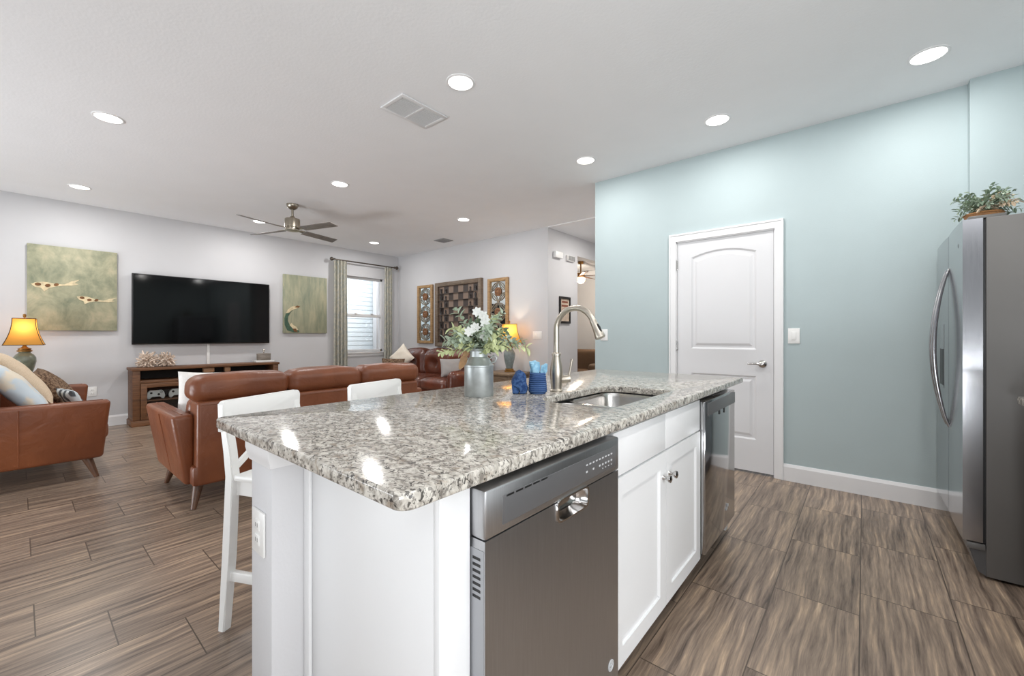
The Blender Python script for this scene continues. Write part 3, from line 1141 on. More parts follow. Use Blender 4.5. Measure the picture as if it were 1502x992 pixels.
# tap
FX, FY = -1.118, 1.652
fc = thing('kitchen_faucet', 'tall brushed nickel gooseneck faucet behind the sink', 'faucet', (FX, FY, ZT))
b = BM()
lathe(b, [(0.030, 0), (0.031, 0.006), (0.026, 0.012), (0.0265, 0.03), (0.030, 0.065), (0.031, 0.09), (0.028, 0.12), (0.021, 0.155), (0.0175, 0.172)], (FX, FY, ZT))
part('body', b, 'nickel', fc)
b = BM()
lathe(b, [(0.017, 0.168), (0.022, 0.171), (0.022, 0.180), (0.016, 0.184)], (FX, FY, ZT))
pts = [(FX, FY, ZT + 0.18), (FX, FY, 1.205)]
R = 0.102
for k in range(1, 17):
    a = pi - k / 16 * radians(158)
    pts.append((FX + R + R * cos(a), FY, 1.205 + R * sin(a)))
tube(b, pts, 0.0135, 14)
part('gooseneck', b, 'nickel', fc)
p1 = Vector(pts[-1]); dv = (p1 - Vector(pts[-2])).normalized()
b = BM()
tube(b, [p1 - dv * 0.004, p1 + dv * 0.004, p1 + dv * 0.008, p1 + dv * 0.045, p1 + dv * 0.075, p1 + dv * 0.082], [0.0155, 0.0158, 0.015, 0.0185, 0.0235, 0.022], 16)
sp_ = part('spray_head', b, 'nickel', fc)
b = BM()
q = p1 + dv * 0.035 + Vector((0.0175, -0.006, 0.004))
tube(b, [q - dv * 0.018, q, q + dv * 0.022], [0.003, 0.0065, 0.004], 8)
part('spray_button', b, 'black', sp_)
b = BM()
hd = Vector((0.75, 0.66, 0)).normalized()
h0 = Vector((FX, FY, ZT + 0.055))
tube(b, [h0 + hd * 0.02, h0 + hd * 0.05 + Vector((0, 0, 0.004)), h0 + hd * 0.066 + Vector((0, 0, 0.006)), h0 + hd * 0.07 + Vector((0, 0, 0.006))], [0.017, 0.019, 0.017, 0.008], 14)
tube(b, [h0 + hd * 0.058 + Vector((0, 0, 0.012)), h0 + hd * 0.066 + Vector((0, 0, 0.05)), h0 + hd * 0.075 + Vector((0, 0, 0.098))], [0.006, 0.005, 0.0065], 10)
part('lever', b, 'nickel', fc)


# small wall plates
def plate(name, c, axis, w, h, kind, label, cat):
    """axis: outward direction of the plate."""
    t = thing(name, label, cat, c)
    ux = {'-y': Vector((1, 0, 0)), '+x': Vector((0, 1, 0))}[axis]
    no = {'-y': Vector((0, -1, 0)), '+x': Vector((1, 0, 0))}[axis]
    c = Vector(c)

    def slab(u0, u1, z0, z1, d0, d1, bev):
        bm = BM()
        a = c + ux * u0 + no * d0 + Vector((0, 0, z0))
        e = c + ux * u1 + no * d1 + Vector((0, 0, z1))
        box(bm, min(a.x, e.x), max(a.x, e.x), min(a.y, e.y), max(a.y, e.y), a.z, e.z, bev)
        return bm
    part('cover_plate', slab(-w / 2, w / 2, -h / 2, h / 2, 0.0, 0.006, 0.002), 'plate', t)
    if kind == 'outlet':
        for s in (-1, 1):
            o = part('socket', slab(-0.016, 0.016, s * 0.02 - 0.014, s * 0.02 + 0.014, 0.004, 0.0085, 0.002), 'plate', t)
            for q in (-1, 1):
                part('slot', slab(q * 0.006 - 0.0012, q * 0.006 + 0.0012, s * 0.02 - 0.005, s * 0.02 + 0.006, 0.006, 0.0088, 0), 'black', o)
    else:
        k = int(kind)
        for i in range(k):
            u = (i - (k - 1) / 2) * 0.046
            part('rocker', slab(u - 0.016, u + 0.016, -0.033, 0.033, 0.004, 0.010, 0.003), 'plate', t)
    return t


plate('electrical_outlet', (-1.262, PY0 - 0.0005, 0.645), '-y', 0.085, 0.118, 'outlet', 'white double outlet plate on the near end of the half wall under the worktop', 'outlet')
plate('electrical_outlet', (TVX + 0.0005, 0.611, 0.465), '+x', 0.08, 0.12, 'outlet', 'white outlet plate low on the television wall beside the leather arm', 'outlet')
plate('light_switch', (-2.12, BWY - 0.0005, 1.187), '-y', 0.085, 0.12, '1', 'white switch plate on the aqua wall left of the door, behind the faucet', 'light switch')
plate('light_switch', (-0.432, BWY - 0.0005, 1.177), '-y', 0.08, 0.125, '1', 'white rocker switch on the aqua wall right of the door', 'light switch')
plate('light_switch', (-3.865, LWY - 0.0005, 1.185), '-y', 0.17, 0.12, '3', 'wide white switch plate on the grey wall right of the lamp', 'light switch')


# ------------------------------------------------------------------ greenery helpers
def leaf(bm, base, tip, w, up, fold=0.25, n=5):
    base, tip = Vector(base), Vector(tip)
    d = tip - base
    side = d.cross(Vector(up))
    if side.length < 1e-6:
        side = Vector((1, 0, 0))
    side.normalize()
    nor = side.cross(d).normalized()
    mid, lft, rgt = [], [], []
    for i in range(n + 1):
        t = i / n
        ww = w * (sin(pi * min(1, t * 0.9 + 0.06)) ** 0.75)
        p = base + d * t + nor * (-0.18 * d.length * t * t)
        mid.append(bm.verts.new(p))
        lft.append(bm.verts.new(p - side * ww / 2 + nor * ww * fold))
        rgt.append(bm.verts.new(p + side * ww / 2 + nor * ww * fold))
    for i in range(n):
        bm.faces.new((mid[i], mid[i + 1], lft[i + 1], lft[i]))
        bm.faces.new((mid[i], rgt[i], rgt[i + 1], mid[i + 1]))


def sprig(rng, root, tip, leaf_bm, stem_bm, ll, lw, pairs, sr=0.0018, sag=0.1):
    root, tip = Vector(root), Vector(tip)
    pts = []
    for i in range(7):
        t = i / 6
        p = root.lerp(tip, t)
        p.z += sin(pi * t) * (tip - root).length * sag
        pts.append(p)
    tube(stem_bm, pts, [sr * (1 - 0.5 * i / 6) for i in range(7)], 5)
    for k in range(pairs):
        t = 0.3 + 0.7 * k / max(1, pairs - 1)
        i = min(5, int(t * 6))
        p = pts[i].lerp(pts[i + 1], t * 6 - i)
        d = (pts[i + 1] - pts[i]).normalized()
        u, v = frame_of(d)
        a0 = rng.random() * 6.28
        for s in range(2):
            a = a0 + s * pi + rng.uniform(-0.4, 0.4)
            out = (u * cos(a) + v * sin(a)) * 0.85 + d * 0.6
            L_ = ll * rng.uniform(0.7, 1.15)
            leaf(leaf_bm, p, p + out.normalized() * L_, lw * rng.uniform(0.8, 1.2), Vector((rng.uniform(-.4, .4), rng.uniform(-.4, .4), 1)))


# ---- milk can of greenery on the worktop
KX, KY = -1.299, 1.312
kr = 0.064
pl = thing('flower_can', 'galvanised milk can of sage greenery and white flowers on the granite worktop', 'planter', (KX, KY, ZT))
b = BM()
lathe(b, [(kr * 0.97, 0), (kr, 0.003), (kr, 0.128), (kr * 1.03, 0.130), (kr * 1.03, 0.136), (kr * 0.97, 0.138), (kr * 0.70, 0.166), (kr * 0.62, 0.172), (kr * 0.62, 0.196), (kr * 0.78, 0.208),
          (kr * 0.76, 0.209), (kr * 0.58, 0.196), (kr * 0.55, 0.15)], (KX, KY, ZT), 36)
part('can', b, 'galv', pl)
for s in (-1, 1):
    b = BM()
    hx = Vector((cos(YAW), sin(YAW), 0)) * s
    c0 = Vector((KX, KY, ZT))
    tube(b, [c0 + hx * 0.046 + Vector((0, 0, 0.162)), c0 + hx * 0.066 + Vector((0, 0, 0.176)), c0 + hx * 0.078 + Vector((0, 0, 0.166)), c0 + hx * 0.072 + Vector((0, 0, 0.150)), c0 + hx * 0.056 + Vector((0, 0, 0.144))], 0.0038, 8)
    part('ear_handle', b, 'galv', pl)
rng = random.Random(3)
SAGE, DARKL, LIME, STEM, PET = BM(), BM(), BM(), BM(), BM()
top = Vector((KX, KY, ZT + 0.19))
cr_, cu_ = Vector((cos(YAW), sin(YAW), 0)), Vector((-sin(YAW), cos(YAW), 0))
for k in range(52):
    a = rng.uniform(0, 2 * pi)
    el = rng.uniform(-0.1, 1.35)
    rr = rng.uniform(0.09, 0.165)
    d = Vector((cos(a) * cos(el), sin(a) * cos(el), sin(el) * 0.9))
    tip = top + d * rr + Vector((0, 0, 0.02))
    tgt = rng.choice((SAGE, SAGE, DARKL, LIME))
    sprig(rng, top + Vector((rng.uniform(-.015, .015), rng.uniform(-.015, .015), -0.03)), tip, tgt, STEM, 0.036, 0.021, 6, 0.0014, 0.15)
for (r_, u_, z_) in ((-0.165, 0, 0.0), (-0.15, 0.02, 0.05), (0.19, 0, 0.045), (0.21, 0.02, 0.02), (-0.10, 0, 0.185), (0.10, 0, 0.17)):
    sprig(rng, top + Vector((0, 0, -0.02)), top + cr_ * r_ + cu_ * u_ + Vector((0, 0, z_)), SAGE if z_ > 0.03 else LIME, STEM, 0.034, 0.02, 8, 0.0014, 0.12)
for k in range(7):
    zc = 0.075 + 0.017 * k
    c = top + cr_ * (rng.uniform(-0.05, 0.04) * (1.2 - 0.1 * k)) - cu_ * (0.09 - 0.008 * k) + Vector((0, 0, zc))
    tube(STEM, [top, c], 0.0013, 5)
    for q in range(7):
        a = q * 2 * pi / 7
        leaf(PET, c, c + cr_ * cos(a) * 0.021 + Vector((0, 0, sin(a) * 0.021)) - cu_ * 0.010, 0.015, -cu_, 0.1, 4)
part('stems', STEM, 'stem', pl)
part('sage_leaves', SAGE, 'leaf_sage', pl)
part('grey_green_leaves', DARKL, 'leaf_dark', pl)
part('lime_leaves', LIME, 'leaf_lime', pl)
part('white_flowers', PET, 'petal', pl)
b = BM()     # burlap ribbon on the left
for (x0_, z0_, x1_, z1_) in ((-0.052, 0.175, -0.082, 0.120), (-0.05, 0.175, -0.06, 0.195), (-0.056, 0.178, -0.072, 0.148)):
    a_ = Vector((KX, KY, ZT)) + cr_ * x0_ - cu_ * 0.02 + Vector((0, 0, z0_))
    c_ = Vector((KX, KY, ZT)) + cr_ * x1_ - cu_ * 0.035 + Vector((0, 0, z1_))
    leaf(b, a_, c_, 0.03, -cu_, 0.1, 5)
r_ = bmesh.ops.solidify(b, geom=b.faces[:], thickness=0.001)
part('ribbon', b, 'burlap', pl)

# ---- blue cloths beside the tap
b = BM()     # folded towel draped as an upside-down U, standing on the worktop
cT = Vector((-1.207, 1.484, ZT))
outline = [(-0.030, 0.002), (-0.036, 0.03), (-0.030, 0.065), (-0.018, 0.096), (0.0, 0.107), (0.016, 0.098), (0.028, 0.066), (0.034, 0.03), (0.030, 0.002), (0.003, 0.001), (0.001, 0.03), (-0.001, 0.03), (-0.003, 0.001)]
prism(b, outline, 'y', -0.032, 0.032, 0.004)
bmesh.ops.subdivide_edges(b, edges=b.edges[:], cuts=2, use_grid_fill=True)
for v in b.verts:
    v.co.x += 0.003 * sin(v.co.z * 90) + 0.004 * sin(v.co.y * 60 + v.co.z * 40)
    v.co.z = max(0.0, v.co.z)
b.transform(Matrix.Translation(cT) @ Matrix.Rotation(YAW, 4, 'Z'))
solo('hand_towel', b, 'navy2', 'folded dark blue hand towel standing left of the light blue cloth', 'towel', smooth=60)
b = BM()
cP = Vector((-1.142, 1.535, ZT))
prof = [(0.034, 0.0), (0.041, 0.008)]
for k in range(16):
    z = 0.01 + k * 0.0052
    r_ = 0.043 - 0.007 * (k / 15) ** 1.5
    prof.append((r_ + (0.0012 if k % 2 else -0.0012), z))
prof += [(0.035, 0.094), (0.032, 0.096), (0.030, 0.09), (0.032, 0.05), (0.02, 0.02)]
lathe(b, prof, cP, 30)
pouch = thing('cloth_pouch', 'ribbed blue cloth pouch beside the faucet', 'pouch', cP)
part('pouch_body', b, 'navy', pouch)
b = BM()
rng = random.Random(11)
for k, (dx, h, r0, tilt) in enumerate(((-0.008, 0.050, 0.023, -0.3), (0.018, 0.034, 0.015, 0.45))):
    c = cP + cr_ * dx + Vector((0, 0, 0.045))
    rows = []
    for i in range(12):         # a bunched cloth: ruffled folds flaring to a ragged top edge
        f = i / 11
        row = []
        for q in range(40):
            a = 2 * pi * q / 40
            r_ = r0 * (0.75 + 0.25 * f) * (1 + (0.05 + 0.13 * f) * sin(3 * a + k * 2 + 1.1 * f) + 0.05 * f * sin(7 * a + k))
            z = f * (0.05 + h) + 0.007 * f * sin(a + k * 1.7) - 0.003 * f * cos(3 * a)
            row.append(b.verts.new(c + cr_ * (r_ * cos(a) + tilt * f * 0.03) + cu_ * r_ * 0.6 * sin(a) + Vector((0, 0, z))))
        rows.append(row)
    for r1, r2 in zip(rows, rows[1:]):
        for q in range(40):
            jn = (q + 1) % 40
            b.faces.new((r1[q], r1[jn], r2[jn], r2[q]))
    b.faces.new(rows[0])
    for v in [q for r in rows[2:] for q in r]:
        v.co += Vector((mnoise.noise(v.co * 70), mnoise.noise(v.co * 70 + Vector((5, 0, 0))), mnoise.noise(v.co * 50 + Vector((0, 7, 0))))) * 0.007
    tipv = b.verts.new(sum((v.co for v in rows[-1]), Vector()) / 40 + Vector((0, 0, 0.004)))
    for q in range(40):
        b.faces.new((rows[-1][q], rows[-1][(q + 1) % 40], tipv))
solo('wash_cloth', b, 'skyblue', 'bunched light blue wash cloth tucked upright into the ribbed blue pouch', 'cloth', smooth=60)


# ------------------------------------------------------------------ bar stools
def make_stool(label, loc, rz):
    """Local: back at y=+, seat towards y=-; width along x."""
    t = thing('bar_stool', label, 'bar stool', loc, rz, 'white bar stools at the island')
    w, dpt = 0.39, 0.40
    for s in (-1, 1):
        b = BM()      # rear leg runs on up as back post, bent at the seat
        x = s * (w / 2 - 0.018)
        hw_ = 0.018
        secs = [(0.030, 0.0, 0.030), (0.005, 0.30, 0.034), (-0.012, 0.62, 0.040), (0.0, 0.72, 0.038), (0.035, 0.905, 0.028)]
        rings = [[b.verts.new((x + a * hw_, y + c * th / 2, z)) for a, c in ((-1, -1), (1, -1), (1, 1), (-1, 1))] for y, z, th in secs]
        for r1, r2 in zip(rings, rings[1:]):
            for k in range(4):
                j = (k + 1) % 4
                b.faces.new((r1[k], r1[j], r2[j], r2[k]))
        b.faces.new(rings[0]); b.faces.new(rings[-1])
        bmesh.ops.bevel(b, geom=[e for e in b.edges if abs(e.verts[0].co.z - e.verts[1].co.z) > 0.05], offset=0.004, segments=2, affect='EDGES')
        part('rear_leg', b, 'whitepaint', t, local=True)
        b = BM()
        hexa(b, [(s * 0.165 - .017, -dpt - .017, 0), (s * 0.165 + .017, -dpt - .017, 0), (s * 0.165 + .017, -dpt + .017, 0), (s * 0.165 - .017, -dpt + .017, 0)],
             [(s * 0.15 - .02, -dpt + .02, .60), (s * 0.15 + .02, -dpt + .02, .60), (s * 0.15 + .02, -dpt + .06, .60), (s * 0.15 - .02, -dpt + .06, .60)], 0.004)
        part('front_leg', b, 'whitepaint', t, local=True)
        b = BM(); hexa(b, [(s * .158 - .011, -dpt + .03, .20), (s * .158 + .011, -dpt + .03, .20), (s * .172 + .011, 0.0, .20), (s * .172 - .011, 0.0, .20)],
                       [(s * .158 - .011, -dpt + .03, .238), (s * .158 + .011, -dpt + .03, .238), (s * .172 + .011, 0.0, .238), (s * .172 - .011, 0.0, .238)], 0.003)
        part('side_stretcher', b, 'whitepaint', t, local=True)
    b = BM()
    box(b, -0.19, 0.19, -dpt - 0.015, -0.028, 0.602, 0.628, 0.008)
    part('seat', b, 'whitepaint', t, local=True)
    b = BM()
    box(b, -0.175, -0.155, -dpt + 0.02, -0.03, 0.545, 0.603)
    box(b, 0.155, 0.175, -dpt + 0.02, -0.03, 0.545, 0.603)
    box(b, -0.16, 0.16, -dpt + 0.02, -dpt + 0.04, 0.545, 0.603)
    box(b, -0.16, 0.16, -0.03, -0.01, 0.545, 0.603)
    part('apron', b, 'whitepaint', t, local=True)
    b = BM(); box(b, -0.155, 0.155, -dpt + 0.005, -dpt + 0.03, 0.27, 0.31, 0.004)
    part('foot_rail', b, 'whitepaint', t, local=True)
    b = BM()      # top rail, gently curved and rounded at its upper corners
    n = 10
    pts = []
    outl = [(-0.197, 0.795), (0.197, 0.795), (0.197, 0.895)]
    for k in range(6):
        a = k / 5 * pi / 2
        outl.append((0.179 + 0.018 * cos(a), 0.900 + 0.018 * sin(a)))
    for k in range(6):
        a = pi / 2 + k / 5 * pi / 2
        outl.append((-0.179 + 0.018 * cos(a), 0.900 + 0.018 * sin(a)))
    prism(b, outl, 'y', 0.014, 0.042, 0.003)
    part('top_rail', b, 'whitepaint', t, local=True)
    for s in (-1, 1):
        b = BM()
        y0 = 0.006 + s * 0.002
        hexa(b, [(s * 0.16 - .02, y0 - .009, .64), (s * 0.16 + .02, y0 - .009, .64), (s * 0.16 + .02, y0 + .009, .64), (s * 0.16 - .02, y0 + .009, .64)],
             [(-s * 0.16 - .02, y0 + .014, .845), (-s * 0.16 + .02, y0 + .014, .845), (-s * 0.16 + .02, y0 + .032, .845), (-s * 0.16 - .02, y0 + .032, .845)], 0.003)
        part('cross_brace', b, 'whitepaint', t, local=True)
    return t


def stool_at(label, near, far):
    n, f = Vector(near), Vector(far)
    ctr = (n + f) / 2
    d = (f - n)
    ang = math.atan2(d.y, d.x)           # local x along the back
    return make_stool(label, (ctr.x, ctr.y, 0), ang)


# local +y must point away from the island (towards -x world): x axis along (near->far) gives y = rotate +90
stool_at('white wooden cross-back bar stool at the near end of the island', (-1.925, 0.520), (-2.09, 0.90))
stool_at('white wooden bar stool behind the middle of the island, only its top rail showing', (-2.045, 1.135), (-2.145, 1.51))


# ------------------------------------------------------------------ sofas
def make_sofa(label, loc, rz, L_, ncush, seat_only=False):
    """Local: length along x, front at -y, outer back face at y=0.475."""
    t = thing('leather_sofa', label, 'sofa', loc, rz, 'caramel leather sofas in the living room')
    h = L_ / 2
    yb, yf = 0.475, -0.475
    aw = 0.13
    b = BM()
    box(b, -h + aw * 0.8, h - aw * 0.8, yf + 0.05, yb - 0.02, 0.165, 0.30, 0.02)
    part('base', b, 'tan', t, local=True)
    for s in (-1, 1):
        b = BM()
        xo, xi = s * h, s * (h - aw)
        xb = s * (h - 0.075)
        bot = [(xb, yf + 0.035), (xi, yf + 0.035), (xi, yb - 0.10), (xb, yb - 0.10)]
        top_ = [(xo, yf - 0.005), (xi, yf - 0.005), (xi, yb - 0.085), (xo, yb - 0.085)]
        if s < 0:
            bot.reverse(); top_.reverse()
        hexa(b, [(x, y, 0.165) for x, y in bot], [(x, y, 0.645) for x, y in top_], 0.028, 4)
        ar = part('arm', b, 'tan', t, local=True)
        b = BM()      # stitched seam down the middle of the arm
        tube(b, [(xb + s * 0.002, 0.02, 0.19), (xo - s * 0.001, 0.02, 0.62)], 0.004, 6)
        part('seam', b, 'tan', ar, local=True)
        b = BM(); tube(b, [((xo + xi) / 2, yf + 0.04, 0.646), ((xo + xi) / 2, yb - 0.12, 0.646)], 0.005, 6)
        part('welt', b, 'tan', ar, local=True)
    b = BM()
    xx = h - aw + 0.005
    hexa(b, [(-xx, yb - 0.20, 0.165), (xx, yb - 0.20, 0.165), (xx, yb - 0.015, 0.165), (-xx, yb - 0.015, 0.165)],
         [(-xx, yb - 0.20, 0.735), (xx, yb - 0.20, 0.735), (xx, yb, 0.735), (-xx, yb, 0.735)], 0.022, 4)
    bk = part('back', b, 'tan', t, local=True)
    if not seat_only:
        b = BM(); tube(b, [(-xx + 0.02, yb - 0.0005, 0.712), (xx - 0.02, yb - 0.0005, 0.712)], 0.003, 6)
        part('back_welt', b, 'tan', bk, local=True)
    cw = (2 * h - 2 * aw + 0.06) / ncush
    for k in range(ncush):
        x0 = -h + aw - 0.03 + k * cw
        b = BM(); puff(b, x0 + 0.002, x0 + cw - 0.002, yb - 0.235, yb - 0.005, 0.728, 0.902, 0.065, 0.014, 0.010, k * 7.3 + L_, 8)
        part('headrest_cushion', b, 'tan', t, local=True, smooth=80)
        b = BM(); puff(b, x0 + 0.03, x0 + cw - 0.03, yb - 0.33, yb - 0.19, 0.44, 0.74, 0.05, 0.015, 0.006, k * 3.3, 6)
        part('back_cushion', b, 'tan', t, local=True, smooth=80)
    sw = (2 * h - 2 * aw) / ncush
    for k in range(ncush):
        x0 = -h + aw + k * sw
        b = BM(); puff(b, x0 + 0.003, x0 + sw - 0.003, yf, yb - 0.21, 0.30, 0.45, 0.04, 0.015, 0.005, k * 5.1, 6)
        part('seat_cushion', b, 'tan', t, local=True, smooth=80)
    for sx in (-1, 1):
        for sy in (-1, 1):
            b = BM()
            x0, y0 = sx * (h - 0.165), (yb - 0.14 if sy > 0 else yf + 0.13)
            x1, y1 = x0 + sx * 0.045, y0 + sy * 0.06
            tube(b, [(x0, y0, 0.175), (x1, y1, 0.0)], [0.034, 0.016], 14)
            part('leg', b, 'leg_wood', t, local=True)
    return t


make_sofa('long caramel leather sofa with its back to the island', (-3.865, 1.67, 0), -pi / 2, 2.05, 3)
make_sofa('caramel leather loveseat at the left edge with pillows on it', (-5.715, 0.02, 0), pi, 1.87, 2, True)


def pillow(name, mat, label, c, w, h, t, rz, tilt, roll=0.0, seed=0, group=None):
    bm = pillow_bm(w, h, t, seed=seed)
    bm.transform(Matrix.Translation(Vector(c)) @ Matrix.Rotation(rz, 4, 'Z') @ Matrix.Rotation(tilt, 4, 'X') @ Matrix.Rotation(roll, 4, 'Y'))
    return solo(name, bm, mat, label, 'pillow', group, smooth=80)


PG = 'throw pillows on the loveseat'
pillow('throw_pillow', 'pil_blue', 'large pale blue and cream printed pillow nearest the arm of the loveseat', (-5.225, 0.0, 0.735), 0.54, 0.56, 0.16, radians(2), radians(36), 0.0, 1, PG)
pillow('throw_pillow', 'pil_cream', 'plain cream pillow leaning behind the pale blue printed pillow', (-5.73, 0.02, 0.80), 0.46, 0.60, 0.16, radians(2), radians(36), 0.0, 2, PG)
pillow('throw_pillow', 'pil_brown', 'brown mottled pillow on the loveseat beside the far arm', (-6.16, 0.225, 0.665), 0.48, 0.44, 0.15, radians(-14), radians(40), 0.1, 3, PG)
pillow('throw_pillow', 'pil_stripe', 'small banded blue and grey pillow in front of the brown mottled pillow', (-5.77, 0.33, 0.575), 0.24, 0.24, 0.09, radians(20), radians(34), 0.1, 4, PG)
pillow('throw_pillow', 'pil_white', 'white pillow on the long sofa beside its near arm', (-3.97, 0.975, 0.69), 0.40, 0.42, 0.14, radians(78), radians(-14), 0.04, 5)

# dark brown tufted sofa by the chess wall
ds = thing('tufted_sofa', 'glossy dark brown tufted leather sofa under the chess wall panel', 'sofa', (-5.72, 4.62, 0))
X0, X1 = -6.82, -4.62
b = BM(); box(b, X0 + 0.15, X1 - 0.15, 4.17, 5.05, 0.10, 0.33, 0.03)
part('base', b, 'darkleather', ds)
b = BM(); box(b, X0 + 0.12, X1 - 0.12, 4.90, 5.12, 0.10, 0.84, 0.05, 4)
part('back', b, 'darkleather', ds)
cw = (X1 - X0 - 0.36) / 3
for k in range(3):
    x0 = X0 + 0.18 + k * cw
    b = BM(); puff(b, x0 + 0.003, x0 + cw - 0.003, 4.12, 4.80, 0.32, 0.50, 0.06, 0.035, 0.004, k, 8)
    part('seat_cushion', b, 'darkleather', ds, smooth=80)
    b = BM(); puff(b, x0 + 0.004, x0 + cw - 0.004, 4.68, 4.96, 0.47, 0.90, 0.075, 0.06, 0.004, k + 20, 10)
    cx_, cz_ = x0 + cw / 2, 0.70
    for v in b.verts:      # the deep tuft
        d2 = ((v.co.x - cx_) / 0.12) ** 2 + ((v.co.z - cz_) / 0.09) ** 2
        if v.co.y < 4.75:
            v.co.y += 0.075 * math.exp(-d2)
    part('back_cushion', b, 'darkleather', ds, smooth=80)
for s, x0, x1 in ((-1, X0, X0 + 0.18), (1, X1 - 0.18, X1)):
    b = BM(); puff(b, x0, x1, 4.13, 5.08, 0.10, 0.64, 0.085, 0.012, 0.004, s * 3, 8)
    part('arm', b, 'darkleather', ds, smooth=80)
for x in (X0 + 0.2, X1 - 0.2):
    for y in (4.25, 4.98):
        b = BM(); lathe(b, [(0.024, 0), (0.034, 0.105)], (x, y, 0), 12)
        part('leg', b, 'leg_wood', ds)
DG = 'pillows on the dark tufted sofa'
pillow('throw_pillow', 'pil_ivory', 'ivory pillow standing on its corner at the left end of the dark tufted sofa', (-6.35, 4.45, 0.785), 0.37, 0.37, 0.12, radians(22), radians(-12), pi / 4, 6, DG)
pillow('throw_pillow', 'pil_brown', 'brown mottled pillow in front of the ivory pillow on the dark sofa', (-6.36, 4.27, 0.66), 0.48, 0.23, 0.11, radians(22), radians(-8), 0.0, 7, DG)
pillow('throw_pillow', 'pil_grey', 'grey pillow leaning on the right arm of the dark tufted sofa', (-4.97, 4.40, 0.675), 0.34, 0.29, 0.11, radians(62), radians(-18), 0.0, 8, DG)


# ------------------------------------------------------------------ table lamps and side tables
def make_lamp(label, loc, rz, base_mat, tall, power, half0=0.168):
    """Local z=0 is the table top.  Square bell shade."""
    t = thing('table_lamp', label, 'table lamp', loc, rz, 'table lamps with amber shades')
    k = tall
    b = BM()
    box(b, -0.075, 0.075, -0.075, 0.075, 0.0, 0.022, 0.006)
    box(b, -0.062, 0.062, -0.062, 0.062, 0.022, 0.05, 0.01)
    part('foot', b, 'gold', t, local=True)
    b = BM()
    prof = [(0.046, 0.05), (0.052, 0.06), (0.060, 0.10), (0.078, 0.17), (0.090, 0.23), (0.088, 0.27), (0.070, 0.305), (0.047, 0.325), (0.043, 0.34)]
    lathe(b, [(r, 0.05 + (z - 0.05) * k) for r, z in prof], (0, 0, 0), 32)
    vs = part('vase', b, base_mat, t, local=True)
    zt = 0.05 + 0.29 * k
    b = BM()
    lathe(b, [(0.05, zt - 0.004), (0.06, zt + 0.004), (0.06, zt + 0.012), (0.046, zt + 0.018), (0.052, zt + 0.026), (0.052, zt + 0.034), (0.03, zt + 0.042), (0.018, zt + 0.056), (0.012, zt + 0.072), (0.010, zt + 0.16)], (0, 0, 0), 24)
    part('collar', b, 'gold', t, local=True)
    zs = zt + 0.075
    H_ = 0.295
    b = BM()
    n = 10
    rows = []
    for i in range(n + 1):
        f = i / n
        half = half0 * (1 - 0.43 * (1 - (1 - f) ** 2.0))
        rows.append([(sx * half, sy * half, zs + f * H_) for sx, sy in ((-1, -1), (1, -1), (1, 1), (-1, 1))])
    rings = [[b.verts.new(p) for p in r] for r in rows]
    for r1, r2 in zip(rings, rings[1:]):
        for q in range(4):
            j = (q + 1) % 4
            b.faces.new((r1[q], r1[j], r2[j], r2[q]))
    sh = part('lamp_shade', b, 'shade', t, local=True, smooth=30)
    b = BM()
    for q in range(4):
        tube(b, [r[q] for r in rows], 0.0035, 6)
    for r in (rows[0], rows[-1]):
        for q in range(4):
            tube(b, [r[q], r[(q + 1) % 4]], 0.004, 6)
    part('shade_trim', b, 'shade_edge', sh, local=True)
    b = BM(); lathe(b, [(0.004, zs + H_ - 0.02), (0.004, zs + H_ + 0.01), (0.012, zs + H_ + 0.014), (0.014, zs + H_ + 0.045), (0.006, zs + H_ + 0.052)], (0, 0, 0), 12)
    tube(b, [(-0.08, 0, zs + H_ - 0.01), (0.08, 0, zs + H_ - 0.01)], 0.002, 6)
    part('finial', b, 'gold', t, local=True)
    b = BM(); lathe(b, [(0.012, zs + 0.07), (0.028, zs + 0.10), (0.030, zs + 0.125), (0.018, zs + 0.15), (0.006, zs + 0.155)], (0, 0, 0), 16)
    part('bulb', b, 'bulb', t, local=True)
    l = bpy.data.lights.new('lamp_glow', 'POINT')
    l.energy = power
    l.color = (1.0, 0.86, 0.66)
    l.shadow_soft_size = 0.03
    lo = bpy.data.objects.new('lamp_glow', l)
    lo.location = (0, 0, zs + 0.19)
    lo.parent = t
    COL.objects.link(lo)
    return t


def side_table(label, loc, w, d, h, mat):
    t = thing('side_table', label, 'side table', loc, 0, 'side tables under the lamps')
    x, y = loc[0], loc[1]
    b = BM(); box(b, x - w / 2, x + w / 2, y - d / 2, y + d / 2, h - 0.035, h, 0.008)
    part('table_top', b, mat, t)
    b = BM(); box(b, x - w / 2 + 0.03, x + w / 2 - 0.03, y - d / 2 + 0.03, y + d / 2 - 0.03, h - 0.15, h - 0.035, 0.004)
    part('apron', b, mat, t)
    b = BM(); box(b, x - w / 2 + 0.04, x + w / 2 - 0.04, y - d / 2 + 0.04, y + d / 2 - 0.04, 0.14, 0.165, 0.004)
    part('shelf', b, mat, t)
    for sx in (-1, 1):
        for sy in (-1, 1):
            b = BM(); cx_, cy_ = x + sx * (w / 2 - 0.045), y + sy * (d / 2 - 0.045)
            box(b, cx_ - 0.022, cx_ + 0.022, cy_ - 0.022, cy_ + 0.022, 0, h - 0.035, 0.003)
            part('leg', b, mat, t)
    return t


